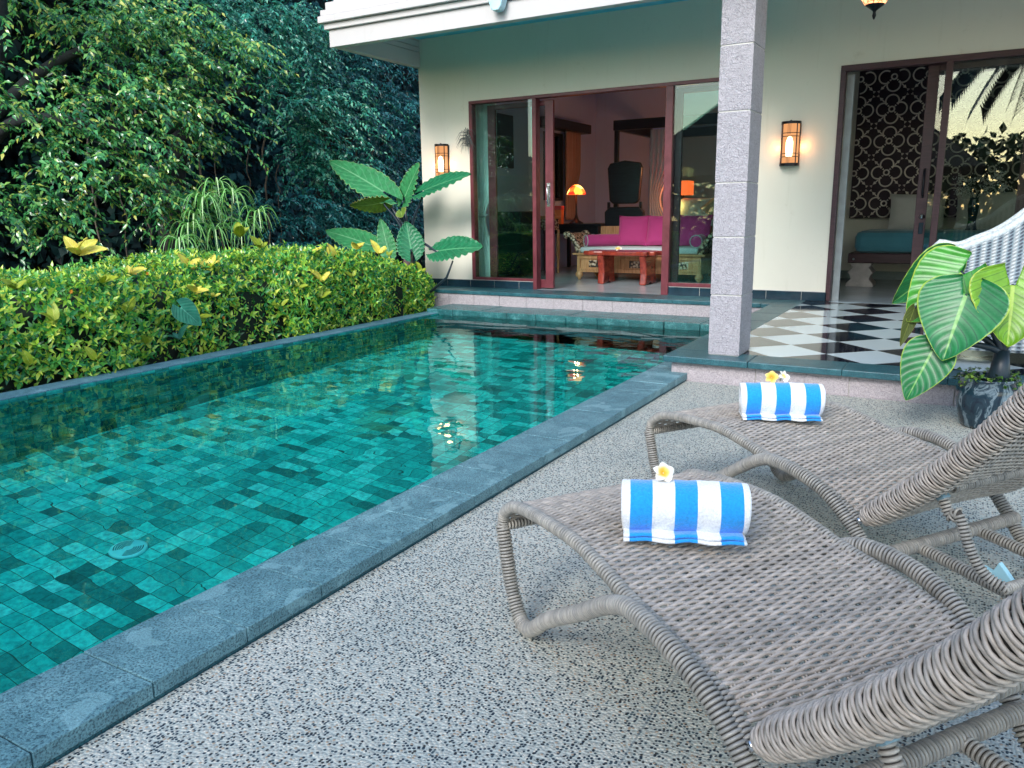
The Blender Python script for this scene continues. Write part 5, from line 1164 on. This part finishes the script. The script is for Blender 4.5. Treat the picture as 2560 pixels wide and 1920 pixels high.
tree('fig_tree', (-11.2, 8.4, -.14), cB, 22, 'tall tree in the middle with pale hanging aerial roots and a crooked bough', S2,
     [[(-11.2, 8.4, -.14), (-11.0, 8.4, 1.4), (-10.7, 8.6, 2.8), (-10.2, 8.9, 4.6)], [(-11.0, 8.4, 1.7), (-10.4, 7.9, 2.35), (-9.9, 8.6, 2.9), (-9.4, 9.1, 3.5)], [(-10.8, 8.5, 2.4), (-10.0, 9.2, 3.1), (-9.2, 9.6, 2.9)]],
     [(-9.9, 8.1, 2.7, .7), (-10.0, 8.45, 2.6, .5), (-9.9, 9.0, 2.2, .3), (-9.8, 9.25, 2.4, .2), (-10.3, 7.7, 2.2, .3), (-9.8, 9.5, 2.0, .4)])
cD = blob((-10.0, 12.0, 4.2), (.9, 1.6, .9), 36, 10) + blob((-9.8, 12.4, 2.6), (.7, 1.2, .8), 26, 12) + blob((-9.4, 10.9, 1.5), (.6, 1.0, .5), 22, 13)
tree('fig_tree', (-11.5, 12.2, -.14), cD, 23, 'dense haze-tinted tree rising behind the villa corner and eaves', S3,
     [[(-11.5, 12.2, -.14), (-11.3, 12.2, 1.6), (-11.0, 12.2, 3.4), (-10.7, 12.2, 5.2)], [(-11.3, 12.2, 2.0), (-10.6, 12.6, 3), (-10.0, 12.8, 3.8)], [(-11.3, 12, 1.4), (-10.4, 11.4, 2.1), (-9.8, 11.0, 2.3)]], [(-9.9, 11.6, 2.6, .4), (-9.9, 12.0, 2.4, .5)])
tree('fig_tree', (-10.2, 10.2, -.14), blob((-9.3, 10.0, .95), (.6, 1.0, .5), 30, 14, .35), 24, 'low dark bushy tree just above the hedge between papyrus and elephant ear', S3,
     [[(-10.2, 10.2, -.14), (-10.0, 10.1, .5), (-9.7, 10.0, 1.2)]], (), .10, tl=(.3, .55), ll=(.05, .08))
# upper canopy above the frame, added to darken the trees below, and the dark wood behind
def stuff_foliage(name, lo, hi, n, size, stops, seed):
    rg = np.random.default_rng(seed); P = rg.uniform(0, 1, (n, 3)) * (np.array(hi) - np.array(lo)) + np.array(lo)
    P[:, 0] += .5 * np.sin(P[:, 1] * 1.7) + .3 * np.sin(P[:, 2] * 2.3)
    V, F_ = leaves(P, rg.normal(0, 1, (n, 3)) + np.array((.3, -.2, -.6)), rg.normal(0, .5, (n, 3)) + np.array((.5, -.3, .8)), rg.uniform(size * .6, size, n), rg.uniform(size * .4, size * .6, n), .1, .2)
    return stuff(np_mesh(name, V, F_, mk_leafset(name + '_leaf', stops, .6, 0, .3)))
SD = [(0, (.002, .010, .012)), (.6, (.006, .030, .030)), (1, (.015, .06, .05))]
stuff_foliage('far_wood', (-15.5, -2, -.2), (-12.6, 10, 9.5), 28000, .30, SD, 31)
stuff_foliage('haze_tinted_wood', (-15.0, 10, -.2), (-12.4, 26, 9.5), 32000, .26, [(0, (.004, .030, .045)), (.6, (.015, .09, .12)), (1, (.04, .18, .20))], 34)  # haze painted on as bluer, brighter leaves
stuff_foliage('shading_canopy', (-13.5, 0, 4.9), (-9.2, 22, 8.5), 24000, .22, SD, 32)
stuff_foliage('undergrowth', (-12.5, 0, -.14), (-8.2, 20, .45), 12000, .14, SD, 33)
b = MB(); b.box(-17.5, -16.8, -12, 40, -.2, 11); o = stuff(b.build('wood_shade_slab', plain('wood_shade', (.002, .004, .005), .95), None))  # near-black slab painted as the deep shade behind the trees
# ------------------------------------------------------------------ garden behind the viewer (seen only as reflections)
pav = empty('thatched_pavilion', (-4.9, -8, 0), 0, 'thatched pavilion across the garden, seen only as a reflection in the door glass', 'pavilion')
def mk_thatch():
    m, nt, b = newmat('thatch'); v = coord(nt, scale=(9, 9, 1.2)); f = noise(nt, v, 6, 5, .7)
    nt.links.new(ramp(nt, f, [(.3, (.06, .05, .045)), (.7, (.30, .25, .20))]), b.inputs['Base Color']); b.inputs['Roughness'].default_value = .9; bump(nt, b, f, 1, .05); return m
b = MB(); n = len(b.v); b.v += [(-5, -3, 2.2), (5, -3, 2.2), (5, 3, 2.2), (-5, 3, 2.2), (-.9, 0, 5.7), (.9, 0, 5.7)]; b.f += [(0, 1, 5, 4), (1, 2, 5), (2, 3, 4, 5), (3, 0, 4), (3, 2, 1, 0)]; b.build('thatch_roof', mk_thatch(), pav)
for x in (-4.4, 0, 4.4):
    for y in (-2.6, 2.6): b = MB(); b.box(x - .1, x + .1, y - .1, y + .1, -.1, 2.5); b.build('post', M_frameD, pav)
pm = empty('palm_tree', (2.2, -6.0, -.1), 0, 'coconut palm behind the viewer, seen only as a dark frond reflection in glass', 'tree')
b = MB(); b.tube([(0, 0, 0), (-.1, 0, 2), (-.3, 0, 4.2), (-.6, 0, 5.6)], [.16, .13, .11, .09], 10); b.build('trunk', M_bark, pm, True)
Pp = []; Dp = []; Np = []; b = MB()
for k in range(15):
    a = 2 * PI * k / 15 + .2; el = random.uniform(.1, .9); L = 2.7; pts = []
    for j in range(26):
        t = j / 25; pts.append(np.array((-.6 + math.cos(a) * L * t * math.cos(el * .6), math.sin(a) * L * t * math.cos(el * .6), 5.6 + L * (math.sin(el) * t - .95 * t * t))))
    b.tube([tuple(p) for p in pts], [.025 * (1 - j / 27) for j in range(26)], 5)
    for j in range(3, 26):
        for sg in (-1, 1):
            for e in (0, .5):
                p = pts[j] * (1 - e) + pts[j - 1] * e; tg = pts[j] - pts[j - 1]; sd = np.cross(tg, (0, 0, 1.)); sd /= np.linalg.norm(sd)
                Pp.append(p); Dp.append(tg / np.linalg.norm(tg) * .6 + sd * sg + np.array((0, 0, -.55))); Np.append((0, 0, 1.))
V_, F_ = leaves(np.array(Pp), np.array(Dp), np.array(Np), .66, .10, .2, .3); np_mesh('fronds', V_, F_, mk_leafset('palm_leaf', SD, .4), pm); b.build('rachis', M_stem, pm)
stuff_foliage('garden_wood', (-22, -17, -.1), (14, -13, 3.6), 16000, .5, [(0, (.01, .04, .02)), (1, (.05, .14, .05))], 41)
